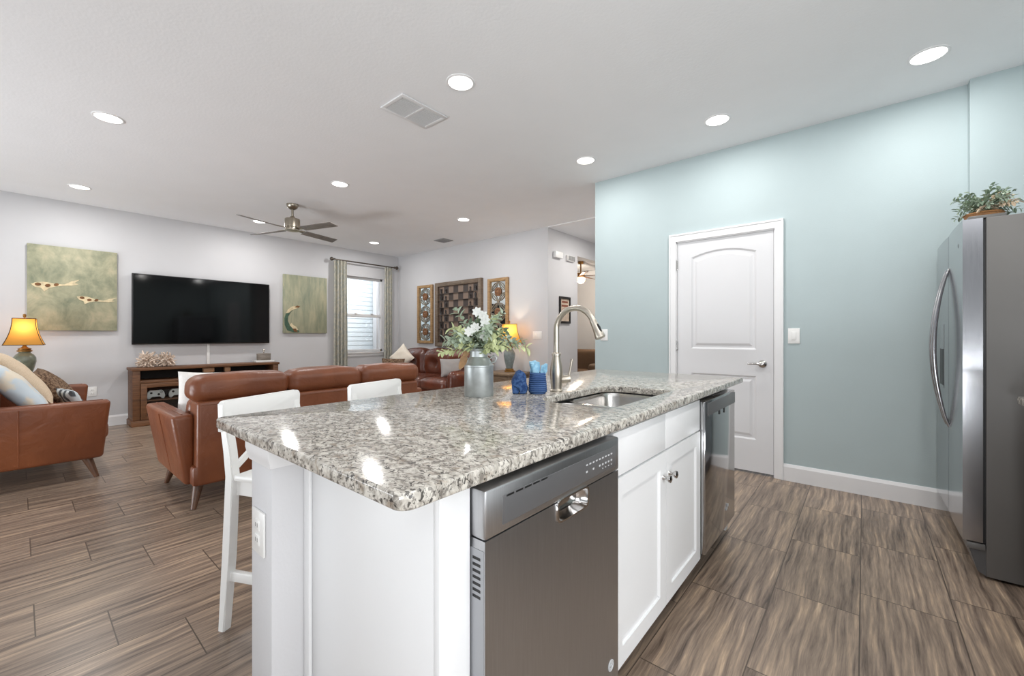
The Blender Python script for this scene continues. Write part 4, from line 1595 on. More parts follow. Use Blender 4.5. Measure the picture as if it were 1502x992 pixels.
side_table('wooden side table in the corner behind the loveseat, under the left lamp', (-7.2, 0.0, 0), 0.5, 0.55, 0.66, 'table_wood')
make_lamp('lit table lamp with amber shade and sage vase by the fish painting', (-7.2, 0.046, 0.66), radians(-4), 'lampbase', 1.0, 1.7, 0.148)
side_table('grey brown side table at the right end of the dark sofa, under the lit lamp', (-4.235, 4.86, 0), 0.62, 0.56, 0.618, 'table_wood')
make_lamp('lit table lamp with amber shade and blue grey vase beside the chess wall', (-4.215, 4.93, 0.618), radians(45), 'lampbase_blue', 1.10, 3.4, 0.185)


# ------------------------------------------------------------------ television wall
tv = thing('television', 'large black flat television mounted on the grey wall', 'television', (TVX + 0.04, 1.82, 1.06))
b = BM(); box(b, TVX + 0.03, TVX + 0.075, 0.978, 2.66, 1.058, 2.016, 0.004)
part('housing', b, 'tv_bezel', tv)
b = BM(); box(b, TVX + 0.070, TVX + 0.0765, 0.990, 2.648, 1.075, 2.006)
part('screen', b, 'screen', tv)
b = BM(); box(b, TVX + 0.0005, TVX + 0.032, 1.55, 2.09, 1.35, 1.75)
part('wall_bracket', b, 'black', tv)
b = BM(); box(b, TVX + 0.0005, TVX + 0.018, 1.822, 1.858, 0.60, 1.10, 0.004)
solo('cable_cover', b, 'plate', 'slim white cable cover running down the wall below the television', 'cable cover')

# painting with two fish
def canvas(name, label, y0, y1, z0, z1, mat):
    t = thing(name, label, 'painting', (TVX + 0.02, (y0 + y1) / 2, z0))
    b = BM(); box(b, TVX + 0.0005, TVX + 0.036, y0, y1, z0, z1, 0.003)
    part('canvas', b, mat, t)
    return t


def blob(bm, pts, x, th=0.004):
    prism(bm, pts, 'x', x, x + th)


def fish_outline(y, z, s, ang, bend):
    base = [(0.0, 0.0), (0.06, 0.028), (0.16, 0.042), (0.26, 0.035), (0.36, 0.018), (0.46, 0.012), (0.55, 0.045), (0.66, 0.055), (0.60, 0.02), (0.66, -0.005), (0.56, -0.012), (0.46, -0.004), (0.36, -0.008), (0.26, -0.03), (0.2, -0.075), (0.15, -0.035), (0.06, -0.028)]
    out = []
    for u, v in base:
        v = v * 1.7 + bend * u * u
        out.append((y + s * (u * cos(ang) - v * sin(ang)), z + s * (u * sin(ang) + v * cos(ang))))
    return out


pa = canvas('painting', 'large green and beige canvas of two pale fish above the left lamp', 0.066, 0.838, 1.243, 2.266, 'canvas_fish')
XC = TVX + 0.036
for (y, z, s, a, bd) in ((0.095, 1.79, 0.58, radians(-8), 0.35), (0.47, 1.665, 0.50, radians(-24), 0.5)):
    b = BM(); blob(b, fish_outline(y, z, s, a, bd), XC)
    f = part('fish', b, 'fish_cream', pa)
    for (u0, u1, v) in ((0.05, 0.14, 0.012), (0.19, 0.27, 0.0), (0.31, 0.38, 0.02)):
        b = BM()
        pts = []
        for k in range(10):
            q = 2 * pi * k / 10
            u = (u0 + u1) / 2 + (u1 - u0) / 2 * cos(q)
            w_ = v + bd * u * u + 0.034 * sin(q)
            pts.append((y + s * (u * cos(a) - w_ * sin(a)), z + s * (u * sin(a) + w_ * cos(a))))
        blob(b, pts, XC + 0.003, 0.003)
        part('brown_patch', b, 'fish_brown', f)
pb = canvas('painting', 'smaller streaked green canvas of a curled sea creature, right of the television', 2.89, 3.638, 1.222, 2.224, 'canvas_sea')
b = BM()
body = [(2.97, 1.60), (3.02, 1.66), (3.06, 1.645), (3.0, 1.57), (2.965, 1.50), (2.96, 1.43), (2.99, 1.36), (3.05, 1.31), (3.12, 1.29), (3.15, 1.245), (3.06, 1.235), (2.95, 1.27), (2.91, 1.36), (2.905, 1.47), (2.93, 1.56)]
blob(b, body, XC)
sc_ = part('creature', b, 'sea_green', pb)
b = BM()
for pts in ([(2.93, 1.56), (2.96, 1.62), (3.03, 1.68), (3.10, 1.69), (3.13, 1.66), (3.08, 1.64), (3.02, 1.61), (2.98, 1.57)],
            [(2.99, 1.36), (3.02, 1.40), (3.05, 1.36), (3.10, 1.33), (3.13, 1.28), (3.08, 1.27), (3.03, 1.31)]):
    blob(b, pts, XC + 0.002, 0.004)
part('cream_patch', b, 'fish_cream', sc_)
for pts in ([(3.06, 1.665), (3.11, 1.70), (3.16, 1.69), (3.13, 1.66)], [(3.04, 1.30), (3.09, 1.30), (3.12, 1.245), (3.06, 1.25)]):
    b = BM(); blob(b, pts, XC + 0.0035, 0.004)
    part('brown_patch', b, 'fish_brown', sc_)

# media console
GX0, GX1, GY0, GY1 = TVX + 0.02, -7.16, 0.945, 2.685
mc = thing('media_console', 'brown rustic wooden media console below the television', 'media console', (-7.34, (GY0 + GY1) / 2, 0))
b = BM(); box(b, GX0, GX1 + 0.015, GY0 - 0.015, GY1 + 0.015, 0.722, 0.756, 0.006)
part('top', b, 'console_wood', mc)
b = BM(); box(b, GX0, GX1 + 0.015, GY0 - 0.015, GY1 + 0.015, 0.0, 0.075, 0.008)
part('plinth', b, 'console_wood', mc)
for y0, y1 in ((GY0, GY0 + 0.075), (GY1 - 0.075, GY1)):
    b = BM(); box(b, GX0, GX1, y0, y1, 0.07, 0.725, 0.004)
    part('side_panel', b, 'console_wood', mc)
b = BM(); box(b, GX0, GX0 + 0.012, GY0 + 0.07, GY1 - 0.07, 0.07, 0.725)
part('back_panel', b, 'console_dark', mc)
b = BM(); box(b, GX0, GX1 - 0.002, GY0 + 0.07, GY1 - 0.07, 0.555, 0.592, 0.003)
part('upper_shelf', b, 'console_wood', mc)
b = BM(); box(b, GX0, GX1 - 0.03, GY0 + 0.07, GY1 - 0.07, 0.31, 0.328, 0.002)
part('lower_shelf', b, 'console_wood', mc)
for y in (1.58, 2.06):
    b = BM(); box(b, GX0, GX1 - 0.004, y - 0.022, y + 0.022, 0.07, 0.558)
    part('divider', b, 'console_wood', mc)
for y0, y1 in ((GY0 + 0.078, 1.556), (2.084, GY1 - 0.078)):
    b = BM()
    for a in ((y0, y0 + 0.062, 0.078, 0.553), (y1 - 0.062, y1, 0.078, 0.553), (y0 + 0.06, y1 - 0.06, 0.078, 0.135), (y0 + 0.06, y1 - 0.06, 0.497, 0.553)):
        box(b, GX1 - 0.004, GX1 + 0.012, *a, 0.003)
    d = part('glass_door', b, 'console_wood', mc)
    b = BM(); box(b, GX1 - 0.001, GX1 + 0.003, y0 + 0.055, y1 - 0.055, 0.13, 0.50)
    part('pane', b, 'glass', d)
for i, (y, w_, lab) in enumerate(((1.77, 0.13, 'larger light wood block on the upper shelf of the media console'), (2.0, 0.075, 'smaller light wood block on the upper shelf of the media console'))):
    b = BM(); box(b, GX1 - 0.10, GX1 - 0.03, y - w_ / 2, y + w_ / 2, 0.655, 0.715, 0.006)
    box(b, GX1 - 0.085, GX1 - 0.045, y - w_ / 2 + 0.012, y + w_ / 2 - 0.012, 0.5925, 0.656, 0.004)
    solo('wood_block', b, 'bracket', lab, 'ornament', 'light wood blocks on the console')


def controller(y, label):
    """Game pad standing on edge on the lower shelf, face to the room."""
    t = thing('game_controller', label, 'game controller', (GX1 - 0.10, y, 0.328), 0, 'game controllers on the console shelf')
    x = GX1 - 0.10
    outl = [(-0.085, 0.0), (-0.06, 0.002), (-0.045, 0.04), (0.045, 0.04), (0.06, 0.002), (0.085, 0.0), (0.098, 0.04), (0.086, 0.09), (0.06, 0.122), (0.03, 0.118), (-0.03, 0.118), (-0.06, 0.122), (-0.086, 0.09), (-0.098, 0.04)]
    b = BM(); prism(b, [(y + u, 0.33 + v) for u, v in outl], 'x', x - 0.022, x + 0.022, 0.008)
    bd = part('body', b, 'ctrl', t)
    for u, v in ((-0.05, 0.085), (0.028, 0.062)):
        b = BM(); lathe(b, [(0.014, 0.0), (0.011, 0.008), (0.013, 0.012), (0.008, 0.014)], (x + 0.021, y + u, 0.33 + v), 14, axis='x')
        part('thumb_stick', b, 'black', bd)
    b = BM()
    for du, dv_ in ((0, 0.011), (0, -0.011), (0.011, 0), (-0.011, 0)):
        lathe(b, [(0.0055, 0), (0.0055, 0.004)], (x + 0.021, y + 0.055 + du, 0.33 + 0.09 + dv_), 8, axis='x')
    part('buttons', b, 'black', bd)


controller(1.19, 'white game controller on the console shelf behind the glass door, nearer the wall end')
controller(1.42, 'white game controller on the console shelf, half hidden by the white pillow')

# coral ornament
b = BM()
rng = random.Random(21)
for cy_, rad in ((1.115, 0.098), (1.315, 0.092)):
    c = Vector((-7.34, cy_, 0.757 + rad * 0.85))
    for k in range(80):
        d = Vector((rng.gauss(0, 1), rng.gauss(0, 1), rng.gauss(0, 1) * 0.9)).normalized()
        p0 = c + d * rad * 0.15
        p1 = c + d * rad * 0.7 + Vector((rng.uniform(-1, 1), rng.uniform(-1, 1), rng.uniform(-1, 1))) * 0.02
        p2 = c + d * rad * 1.25 + Vector((rng.uniform(-1, 1), rng.uniform(-1, 1), rng.uniform(-1, 1))) * 0.028
        for p in (p0, p1, p2):
            p.z = max(p.z, 0.767)
        tube(b, [p0, p1, p2], [0.013, 0.011, 0.008], 6)
        e = p1 + Vector((rng.uniform(-1, 1), rng.uniform(-1, 1), rng.uniform(-1, 1))) * 0.04
        e.z = max(e.z, 0.767)
        tube(b, [p1, e], [0.009, 0.007], 6)
solo('coral_ornament', b, 'coral', 'cream branching coral ornament on the left end of the media console', 'ornament', smooth=60)
# banded box on a white book
b = BM(); box(b, -7.42, -7.26, 2.40, 2.665, 0.7565, 0.787, 0.004)
wb = thing('box_stand', 'flat white box under the round banded box on the console', 'box', (-7.34, 2.53, 0.7565))
part('cover', b, 'white_book', wb)
rb = thing('round_box', 'round grey banded box with a knob on the right end of the console', 'box', (-7.34, 2.535, 0.7875))
b = BM(); lathe(b, [(0.098, 0.7875), (0.10, 0.79), (0.10, 0.872), (0.096, 0.876)], (-7.34, 2.535, 0), 32, flat=(0.75, 1))
part('body', b, 'boxgrey', rb)
b = BM(); lathe(b, [(0.103, 0.874), (0.103, 0.892), (0.06, 0.897), (0.006, 0.898)], (-7.34, 2.535, 0), 32, flat=(0.75, 1))
ld = part('lid', b, 'boxgrey', rb)
b = BM(); lathe(b, [(0.005, 0.897), (0.005, 0.91), (0.014, 0.922), (0.010, 0.936), (0.018, 0.95), (0.006, 0.966)], (-7.34, 2.535, 0), 14)
part('knob', b, 'nickel', ld)

# ------------------------------------------------------------------ window dressing
rod = thing('curtain_rod', 'dark bronze curtain rod over the living room window', 'curtain rod', (TVX + 0.10, 4.42, 2.585))
RDX = TVX + 0.10
b = BM(); tube(b, [(RDX, 3.76, 2.585), (RDX, 5.02, 2.585)], 0.0125, 12)
part('pole', b, 'bronze', rod)
for y, s in ((3.76, -1), (5.02, 1)):
    b = BM()
    lathe(b, [(0.014, 0), (0.024, s * 0.008), (0.014, s * 0.018), (0.018, s * 0.03), (0.034, s * 0.055), (0.036, s * 0.07), (0.024, s * 0.09), (0.008, s * 0.098)], (RDX, y, 2.585), 18, axis='y')
    part('finial', b, 'bronze', rod)
    b = BM()
    yy = y - s * 0.06
    tube(b, [(TVX + 0.001, yy, 2.56), (TVX + 0.05, yy, 2.562), (RDX, yy, 2.572)], 0.008, 8)
    lathe(b, [(0.03, 0.0), (0.03, 0.006), (0.012, 0.01)], (TVX + 0.001, yy, 2.56), 16, axis='x')
    part('bracket', b, 'bronze', rod)


def curtain(label, y0, y1, folds, seed):
    b = BM()
    n, m_ = folds * 8, 30
    rows = []
    for j in range(m_ + 1):
        f = j / m_
        z = 2.572 - f * 2.54
        flare = 1.0 + 0.12 * f
        yc = (y0 + y1) / 2
        row = []
        for i in range(n + 1):
            u = i / n
            y = yc + (u - 0.5) * (y1 - y0) * flare
            amp = 0.030 + 0.012 * f
            x = RDX + amp * sin(2 * pi * folds * u + 0.35 * sin(3 * f + seed))
            row.append(b.verts.new((x, y, z)))
        rows.append(row)
    for a, c in zip(rows, rows[1:]):
        for i in range(n):
            b.faces.new((a[i], a[i + 1], c[i + 1], c[i]))
    bmesh.ops.solidify(b, geom=b.faces[:], thickness=0.003)
    return solo('curtain', b, 'curtain', label, 'curtain', 'curtains at the living room window', smooth=80)


curtain('sage and cream printed curtain left of the window, next to the small painting', 3.735, 3.985, 4, 0.3)
curtain('sage and cream printed curtain right of the window, next to the room corner', 4.79, 4.965, 3, 1.7)

# ------------------------------------------------------------------ chess wall
PZ0, PZ1, QX0, QX1 = 0.972, 2.178, -6.263, -5.027
YF = LWY - 0.0005
cell = 0.131
BX0 = (QX0 + QX1) / 2 - 4 * cell
BZ0 = (PZ0 + PZ1) / 2 - 4 * cell
cb_ = thing('chess_wall_board', 'large brown checkered chess panel hanging on the grey wall', 'wall decor', ((QX0 + QX1) / 2, LWY, PZ0))
MT['chessboard'] = checker('chess squares', rgb(66, 56, 52), rgb(136, 116, 102), 0, 0, cell)
b = BM()
for a in ((QX0, QX0 + 0.08, PZ0, PZ1), (QX1 - 0.08, QX1, PZ0, PZ1), (QX0 + 0.08, QX1 - 0.08, PZ0, PZ0 + 0.075), (QX0 + 0.08, QX1 - 0.08, PZ1 - 0.075, PZ1)):
    box(b, a[0], a[1], YF - 0.06, YF, a[2], a[3], 0.006)
part('frame', b, 'chessframe', cb_)
MATRIX['chess_origin'] = None
b = BM(); box(b, BX0 - 0.02, BX0 + 8 * cell + 0.02, YF - 0.02, YF, BZ0 - 0.02, BZ0 + 8 * cell + 0.02)
bo = part('board', b, 'chessboard', cb_)
# board's own origin sits at the corner of the squares so that the pattern lines up
off = Vector((BX0, YF, BZ0)) - Vector(cb_.location)
bo.data.transform(Matrix.Translation(-off))
bo.location = off
for j in range(8):
    b = BM(); box(b, BX0 - 0.02, BX0 + 8 * cell + 0.02, YF - 0.056, YF - 0.019, BZ0 + j * cell - 0.006, BZ0 + j * cell)
    part('ledge', b, 'chessled', cb_)
PROF = {
    'pawn': [(0.024, 0), (0.026, 0.006), (0.018, 0.014), (0.012, 0.03), (0.010, 0.045), (0.016, 0.05), (0.011, 0.054), (0.017, 0.062), (0.018, 0.072), (0.010, 0.083), (0.002, 0.085)],
    'rook': [(0.030, 0), (0.031, 0.008), (0.022, 0.018), (0.018, 0.05), (0.024, 0.068), (0.026, 0.072), (0.026, 0.09), (0.018, 0.09), (0.016, 0.082)],
    'knight': [(0.030, 0), (0.031, 0.008), (0.020, 0.018), (0.022, 0.045), (0.026, 0.07), (0.020, 0.088), (0.010, 0.102), (0.003, 0.104)],
    'bishop': [(0.028, 0), (0.029, 0.008), (0.018, 0.018), (0.012, 0.05), (0.019, 0.058), (0.012, 0.063), (0.018, 0.078), (0.014, 0.094), (0.004, 0.104), (0.005, 0.110), (0.001, 0.112)],
    'queen': [(0.030, 0), (0.031, 0.008), (0.021, 0.018), (0.014, 0.06), (0.021, 0.066), (0.013, 0.071), (0.022, 0.098), (0.017, 0.104), (0.006, 0.110), (0.001, 0.116)],
    'king': [(0.031, 0), (0.032, 0.008), (0.022, 0.018), (0.016, 0.06), (0.023, 0.066), (0.014, 0.071), (0.024, 0.096), (0.014, 0.106), (0.004, 0.107), (0.004, 0.116), (0.001, 0.117)],
}
ORD = ['first', 'second', 'third', 'fourth', 'fifth', 'sixth', 'seventh', 'eighth']
order = ['rook', 'knight', 'bishop', 'queen', 'king', 'bishop', 'knight', 'rook']
for ci, (cname, mat) in {0: ('left outer', 'chessdark'), 1: ('left inner', 'chessdark'), 6: ('right inner', 'chessdark'), 7: ('right outer', 'chessdark')}.items():
    for j in range(8):
        pt = order[j] if ci in (0, 7) else 'pawn'
        b = BM()
        lathe(b, PROF[pt], (BX0 + (ci + 0.5) * cell, YF - 0.0385, BZ0 + j * cell + 0.0002), 14, flat=(1.0, 0.55))
        solo('chess_piece', b, mat, 'dark %s on the chess wall, %s column, %s ledge down' % (pt, cname, ORD[7 - j]), 'chess piece', 'pieces on the chess wall')


# ------------------------------------------------------------------ carved mirror panels
def mirror_panel(label, x0, x1, z0, z1, fm):
    t = thing('mirror_panel', label, 'wall decor', ((x0 + x1) / 2, LWY, z0), 0, 'carved mirror panels beside the chess wall')
    fw = 0.055
    b = BM()
    for a in ((x0, x0 + fw, z0, z1), (x1 - fw, x1, z0, z1), (x0 + fw, x1 - fw, z0, z0 + fw), (x0 + fw, x1 - fw, z1 - fw, z1)):
        box(b, a[0], a[1], YF - 0.045, YF, a[2], a[3], 0.008)
    part('frame', b, fm, t)
    b = BM(); box(b, x0 + 0.05, x1 - 0.05, YF - 0.012, YF, z0 + 0.05, z1 - 0.05)
    part('mirror', b, 'mirror', t)
    ix0, ix1, iz0, iz1 = x0 + fw, x1 - fw, z0 + fw, z1 - fw
    w_ = ix1 - ix0
    rows = round((iz1 - iz0) / (w_ / 2))
    st = (iz1 - iz0) / rows
    b = BM()

    def clip(p):
        return (min(max(p[0], ix0 - 0.004), ix1 + 0.004), YF - 0.022, min(max(p[1], iz0 - 0.004), iz1 + 0.004))
    cxm = (ix0 + ix1) / 2
    for j in range(rows + 1):      # interlaced rings
        zc = iz0 + j * st
        for xc in ((cxm,) if j % 2 else (ix0, ix1)):
            r_ = w_ * 0.46
            seg = []
            for k in range(33):
                a = 2 * pi * k / 32
                p = (xc + r_ * cos(a), zc + r_ * sin(a) * (2 * st / w_))
                if ix0 - 0.001 <= p[0] <= ix1 + 0.001 and iz0 - 0.001 <= p[1] <= iz1 + 0.001:
                    seg.append(clip(p))
                else:
                    if len(seg) > 1:
                        tube(b, seg, 0.006, 6)
                    seg = []
            if len(seg) > 1:
                tube(b, seg, 0.006, 6)
    for s in (-1, 1):              # diagonals
        for j in range(-1, rows + 1, 2):
            pts = []
            for k in range(13):
                f = k / 12
                x = ix0 + w_ * f if s > 0 else ix1 - w_ * f
                z = iz0 + (j + 2 * f) * st
                if iz0 <= z <= iz1:
                    pts.append((x, YF - 0.020, z))
            if len(pts) > 1:
                tube(b, pts, 0.0055, 6)
    part('lattice', b, 'greywood', t)
    for j in (1, rows // 2 if (rows // 2) % 2 else rows // 2 + 1, rows - 1):
        zc = iz0 + j * st
        b = BM()
        lathe(b, [(0.072, 0.0), (0.074, -0.008), (0.055, -0.014), (0.03, -0.012), (0.022, -0.02), (0.006, -0.022)], (cxm, YF - 0.020, zc), 24, axis='y')
        for k in range(8):
            a = 2 * pi * k / 8
            lathe(b, [(0.017, 0), (0.013, -0.012), (0.003, -0.016)], (cxm + 0.048 * cos(a), YF - 0.03, zc + 0.048 * sin(a)), 8, axis='y')
        part('rosette', b, 'rosette', t)
    return t


mirror_panel('tall carved mirror panel left of the chess wall, showing bluish glass', -6.834, -6.365, 1.027, 2.17, 'goldwood')
mirror_panel('tall carved mirror panel between the chess wall and the lit lamp', -4.897, -4.437, 1.00, 2.14, 'goldwood')

# ------------------------------------------------------------------ hall wall fittings
HF = HX + 0.0005
ch = thing('door_chime', 'plain white box chime high on the hall wall, the left of two', 'door chime', (HX, 5.43, 2.39))
b = BM(); box(b, HF, HF + 0.055, 5.33, 5.53, 2.39, 2.485, 0.006)
part('cover', b, 'plate', ch)
al = thing('alarm_box', 'white slotted box high on the hall wall, the right of two', 'alarm box', (HX, 5.80, 2.385))
b = BM(); box(b, HF, HF + 0.04, 5.69, 5.91, 2.385, 2.475, 0.006)
part('cover', b, 'plate', al)
b = BM()
for k in range(6):
    box(b, HF + 0.038, HF + 0.05, 5.705 + k * 0.034, 5.723 + k * 0.034, 2.392, 2.468, 0.003)
part('fins', b, 'vent_grey', al)
pf = thing('picture_frame', 'small black framed print on the hall wall behind the faucet', 'picture', (HX, 5.645, 1.375))
b = BM()
for a in ((5.49, 5.52, 1.375, 1.80), (5.77, 5.80, 1.375, 1.80), (5.52, 5.77, 1.375, 1.41), (5.52, 5.77, 1.765, 1.80)):
    box(b, HF, HF + 0.025, *a, 0.003)
part('frame', b, 'frame_black', pf)
b = BM(); box(b, HF, HF + 0.010, 5.515, 5.775, 1.40, 1.77)
pr = part('print', b, 'print_beige', pf)
b = BM()
for k, (ya, yb, z) in enumerate(((5.56, 5.73, 1.70), (5.55, 5.74, 1.64), (5.58, 5.71, 1.58))):
    box(b, HF + 0.0095, HF + 0.0115, ya, yb, z, z + 0.03)
part('lettering', b, 'print_red', pr)

# far room: sofa back and ceiling fan light
sb = thing('den_sofa', 'olive brown upholstered sofa in the room beyond the hall opening', 'sofa', (-5.0, 7.9, 0))
b = BM(); puff(b, -6.0, -4.0, 7.95, 8.25, 0.12, 0.87, 0.06, 0.01, 0.004, 2, 8)
part('back', b, 'den_leather', sb, smooth=80)
b = BM(); puff(b, -6.0, -4.0, 7.2, 7.97, 0.10, 0.45, 0.06, 0.02, 0.004, 5, 8)
part('seat', b, 'den_leather', sb, smooth=80)
for x0 in (-6.05, -4.15):
    b = BM(); puff(b, x0, x0 + 0.2, 7.2, 8.2, 0.05, 0.62, 0.06, 0.01, 0.004, x0, 6)
    part('arm', b, 'den_leather', sb, smooth=80)
for x in (-5.95, -4.05):
    for y in (7.3, 8.1):
        b = BM(); lathe(b, [(0.025, 0), (0.03, 0.13)], (x, y, 0), 10)
        part('foot', b, 'leg_wood', sb)
fx, fy = -4.62, 7.75
df = thing('ceiling_fan', 'brown ceiling fan with a lit amber bowl in the room beyond the hall opening', 'ceiling fan', (fx, fy, 2.76))
b = BM(); lathe(b, [(0.06, 2.7595), (0.055, 2.71), (0.014, 2.70), (0.014, 2.52), (0.08, 2.51), (0.09, 2.46), (0.07, 2.43)], (fx, fy, 0), 20)
part('motor', b, 'gold', df)
b = BM(); lathe(b, [(0.06, 2.43), (0.10, 2.40), (0.085, 2.34), (0.04, 2.30), (0.005, 2.295)], (fx, fy, 0), 20)
part('light_bowl', b, 'denbulb', df)
for k in range(5):
    a = radians(22 + 72 * k)
    b = BM()
    m4 = Matrix.Translation((fx, fy, 2.455)) @ Matrix.Rotation(a, 4, 'Z') @ Matrix.Rotation(radians(10), 4, 'X')
    box(b, 0.07, 0.60, -0.06, 0.06, -0.005, 0.005, 0.003)
    b.transform(m4)
    part('blade', b, 'blade_wood', df)
l = bpy.data.lights.new('den_glow', 'POINT')
l.energy = 45; l.color = (1, 0.86, 0.7); l.shadow_soft_size = 0.1
lo = bpy.data.objects.new('den_glow', l)
lo.location = (0, 0, -0.55); lo.parent = df
COL.objects.link(lo)

# ------------------------------------------------------------------ ceiling fittings
def downlight(x, y, label, z=CEIL, visible=True):
    t = thing('ceiling_downlight', label, 'ceiling light', (x, y, z), 0, 'recessed ceiling downlights')
    b = BM()
    lathe(b, [(0.094, -0.0005), (0.094, -0.004), (0.088, -0.007), (0.080, -0.006), (0.078, -0.002)], (x, y, z), 36, cap=False)
    part('trim_ring', b, 'trim', t)
    b = BM(); lathe(b, [(0.080, -0.001), (0.0795, -0.0035), (0.06, -0.0045), (0.001, -0.005)], (x, y, z), 36)
    part('lens', b, 'diffuser', t)
    l = bpy.data.lights.new('downlight_beam', 'AREA')
    l.shape = 'DISK'; l.size = 0.15; l.energy = LIVING_W if x < -3 else DOWNLIGHT_W; l.color = (1.0, 0.985, 0.965)
    lo = bpy.data.objects.new('downlight_beam', l)
    lo.location = (0, 0, -0.012); lo.parent = t
    COL.objects.link(lo)


downlight(-4.392, 0.442, 'round recessed ceiling downlight high at the left, nearest the camera over the sofas')
downlight(-2.018, 1.868, 'round recessed ceiling downlight right beside the large ceiling vent')
downlight(0.292, 3.472, 'round recessed ceiling downlight above the fridge')
downlight(-0.861, 3.466, 'round recessed ceiling downlight above the white door')
downlight(-2.012, 3.462, 'round recessed ceiling downlight in front of the left end of the aqua wall')
downlight(-6.68, 0.442, 'round recessed ceiling downlight above the fish painting at the far left')
downlight(-4.378, 2.268, 'round recessed ceiling downlight midway between the ceiling fan and the large vent')
downlight(-6.71, 2.262, 'round recessed ceiling downlight behind the left blade of the ceiling fan')
downlight(-4.366, 4.100, 'round recessed ceiling downlight nearest the lit lamp wall, right of the small vent')
downlight(-6.68, 4.100, 'round recessed ceiling downlight in the corner by the window')
# the same lights carry on over the kitchen out of the photograph
hl = bpy.data.lights.new('hall_fill', 'AREA'); hl.shape = 'DISK'; hl.size = 0.15; hl.energy = 20; hl.color = (1, 0.96, 0.91)  # unseen lamp added to brighten the hall wall
ho = bpy.data.objects.new('hall_fill', hl); ho.location = (-2.75, 5.85, CEIL - 0.03); COL.objects.link(ho)
for i, (x, y) in enumerate(((0.3, 0.9), (0.3, 2.2))):
    kl = bpy.data.lights.new('kitchen_beam', 'AREA'); kl.shape = 'DISK'; kl.size = 0.15; kl.energy = DOWNLIGHT_W; kl.color = (1, 0.965, 0.92)
    ko = bpy.data.objects.new('kitchen_beam', kl); ko.location = (x, y, CEIL - 0.012); COL.objects.link(ko)


def ceiling_vent(label, x0, x1, y0, y1, panels, fm):
    t = thing('ceiling_vent', label, 'air vent', ((x0 + x1) / 2, (y0 + y1) / 2, CEIL), 0, 'ceiling vents')
    z = CEIL
    f = 0.028
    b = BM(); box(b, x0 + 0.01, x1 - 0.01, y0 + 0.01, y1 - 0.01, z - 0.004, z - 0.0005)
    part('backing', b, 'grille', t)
    b = BM()
    for a in ((x0, x0 + f, y0, y1), (x1 - f, x1, y0, y1), (x0 + f, x1 - f, y0, y0 + f), (x0 + f, x1 - f, y1 - f, y1)):
        box(b, a[0], a[1], a[2], a[3], z - 0.012, z - 0.001, 0.003)
    for k in range(1, panels):
        ym = y0 + (y1 - y0) * k / panels
        box(b, x0 + f, x1 - f, ym - 0.009, ym + 0.009, z - 0.012, z - 0.001, 0.002)
    part('frame', b, fm, t)
    n = int((x1 - x0 - 2 * f) / 0.0175)
    for k in range(n):
        x = x0 + f + (k + 0.5) * (x1 - x0 - 2 * f) / n
        b = BM()
        hexa(b, [(x - 0.0045, y0 + f, z - 0.011), (x - 0.002, y0 + f, z - 0.011), (x - 0.002, y1 - f, z - 0.011), (x - 0.0045, y1 - f, z - 0.011)],
             [(x + 0.001, y0 + f, z - 0.003), (x + 0.003, y0 + f, z - 0.003), (x + 0.003, y1 - f, z - 0.003), (x + 0.001, y1 - f, z - 0.003)])
        part('louvre', b, fm, t)


ceiling_vent('large white ceiling vent of two louvred halves, left of the nearest big downlight', -2.675, -2.405, 1.69, 2.095, 2, 'vent')
ceiling_vent('small grey ceiling vent near the chess wall', -5.71, -5.46, 4.655, 4.885, 1, 'vent_grey')

# living room fan
fx, fy = -5.519, 2.236
cf = thing('ceiling_fan', 'nickel four-blade ceiling fan hanging over the living room', 'ceiling fan', (fx, fy, CEIL))
b = BM(); lathe(b, [(0.068, 2.8375), (0.068, 2.82), (0.055, 2.79), (0.028, 2.772), (0.016, 2.768)], (fx, fy, 0), 28)
part('canopy', b, 'fan_metal', cf)
b = BM(); lathe(b, [(0.014, 2.775), (0.014, 2.69), (0.024, 2.685), (0.035, 2.66), (0.02, 2.655)], (fx, fy, 0), 16)
part('downrod', b, 'fan_metal', cf)
b = BM(); lathe(b, [(0.04, 2.66), (0.085, 2.652), (0.088, 2.645), (0.088, 2.545), (0.078, 2.54), (0.078, 2.522), (0.086, 2.518), (0.084, 2.505), (0.05, 2.498), (0.005, 2.496)], (fx, fy, 0), 32)
part('motor', b, 'fan_metal', cf)
for k in range(4):
    a = radians(18.5 + 90 * k)
    b = BM()
    hexa(b, [(0.17, -0.055, -0.004), (0.68, -0.068, -0.004), (0.70, 0.05, -0.004), (0.17, 0.055, -0.004)],
         [(0.17, -0.055, 0.004), (0.68, -0.068, 0.004), (0.70, 0.05, 0.004), (0.17, 0.055, 0.004)], 0.003)
    b.transform(Matrix.Translation((fx, fy, 2.518)) @ Matrix.Rotation(a, 4, 'Z') @ Matrix.Rotation(radians(-13), 4, 'X'))
    bl = part('blade', b, 'blade', cf)
    b = BM()
    hexa(b, [(0.06, -0.02, 0.003), (0.22, -0.035, 0.003), (0.22, 0.035, 0.003), (0.06, 0.02, 0.003)],
         [(0.06, -0.02, 0.010), (0.22, -0.035, 0.010), (0.22, 0.035, 0.010), (0.06, 0.02, 0.010)], 0.002)
    b.transform(Matrix.Translation((fx, fy, 2.518)) @ Matrix.Rotation(a, 4, 'Z') @ Matrix.Rotation(radians(-13), 4, 'X'))
    part('blade_bracket', b, 'fan_metal', bl)

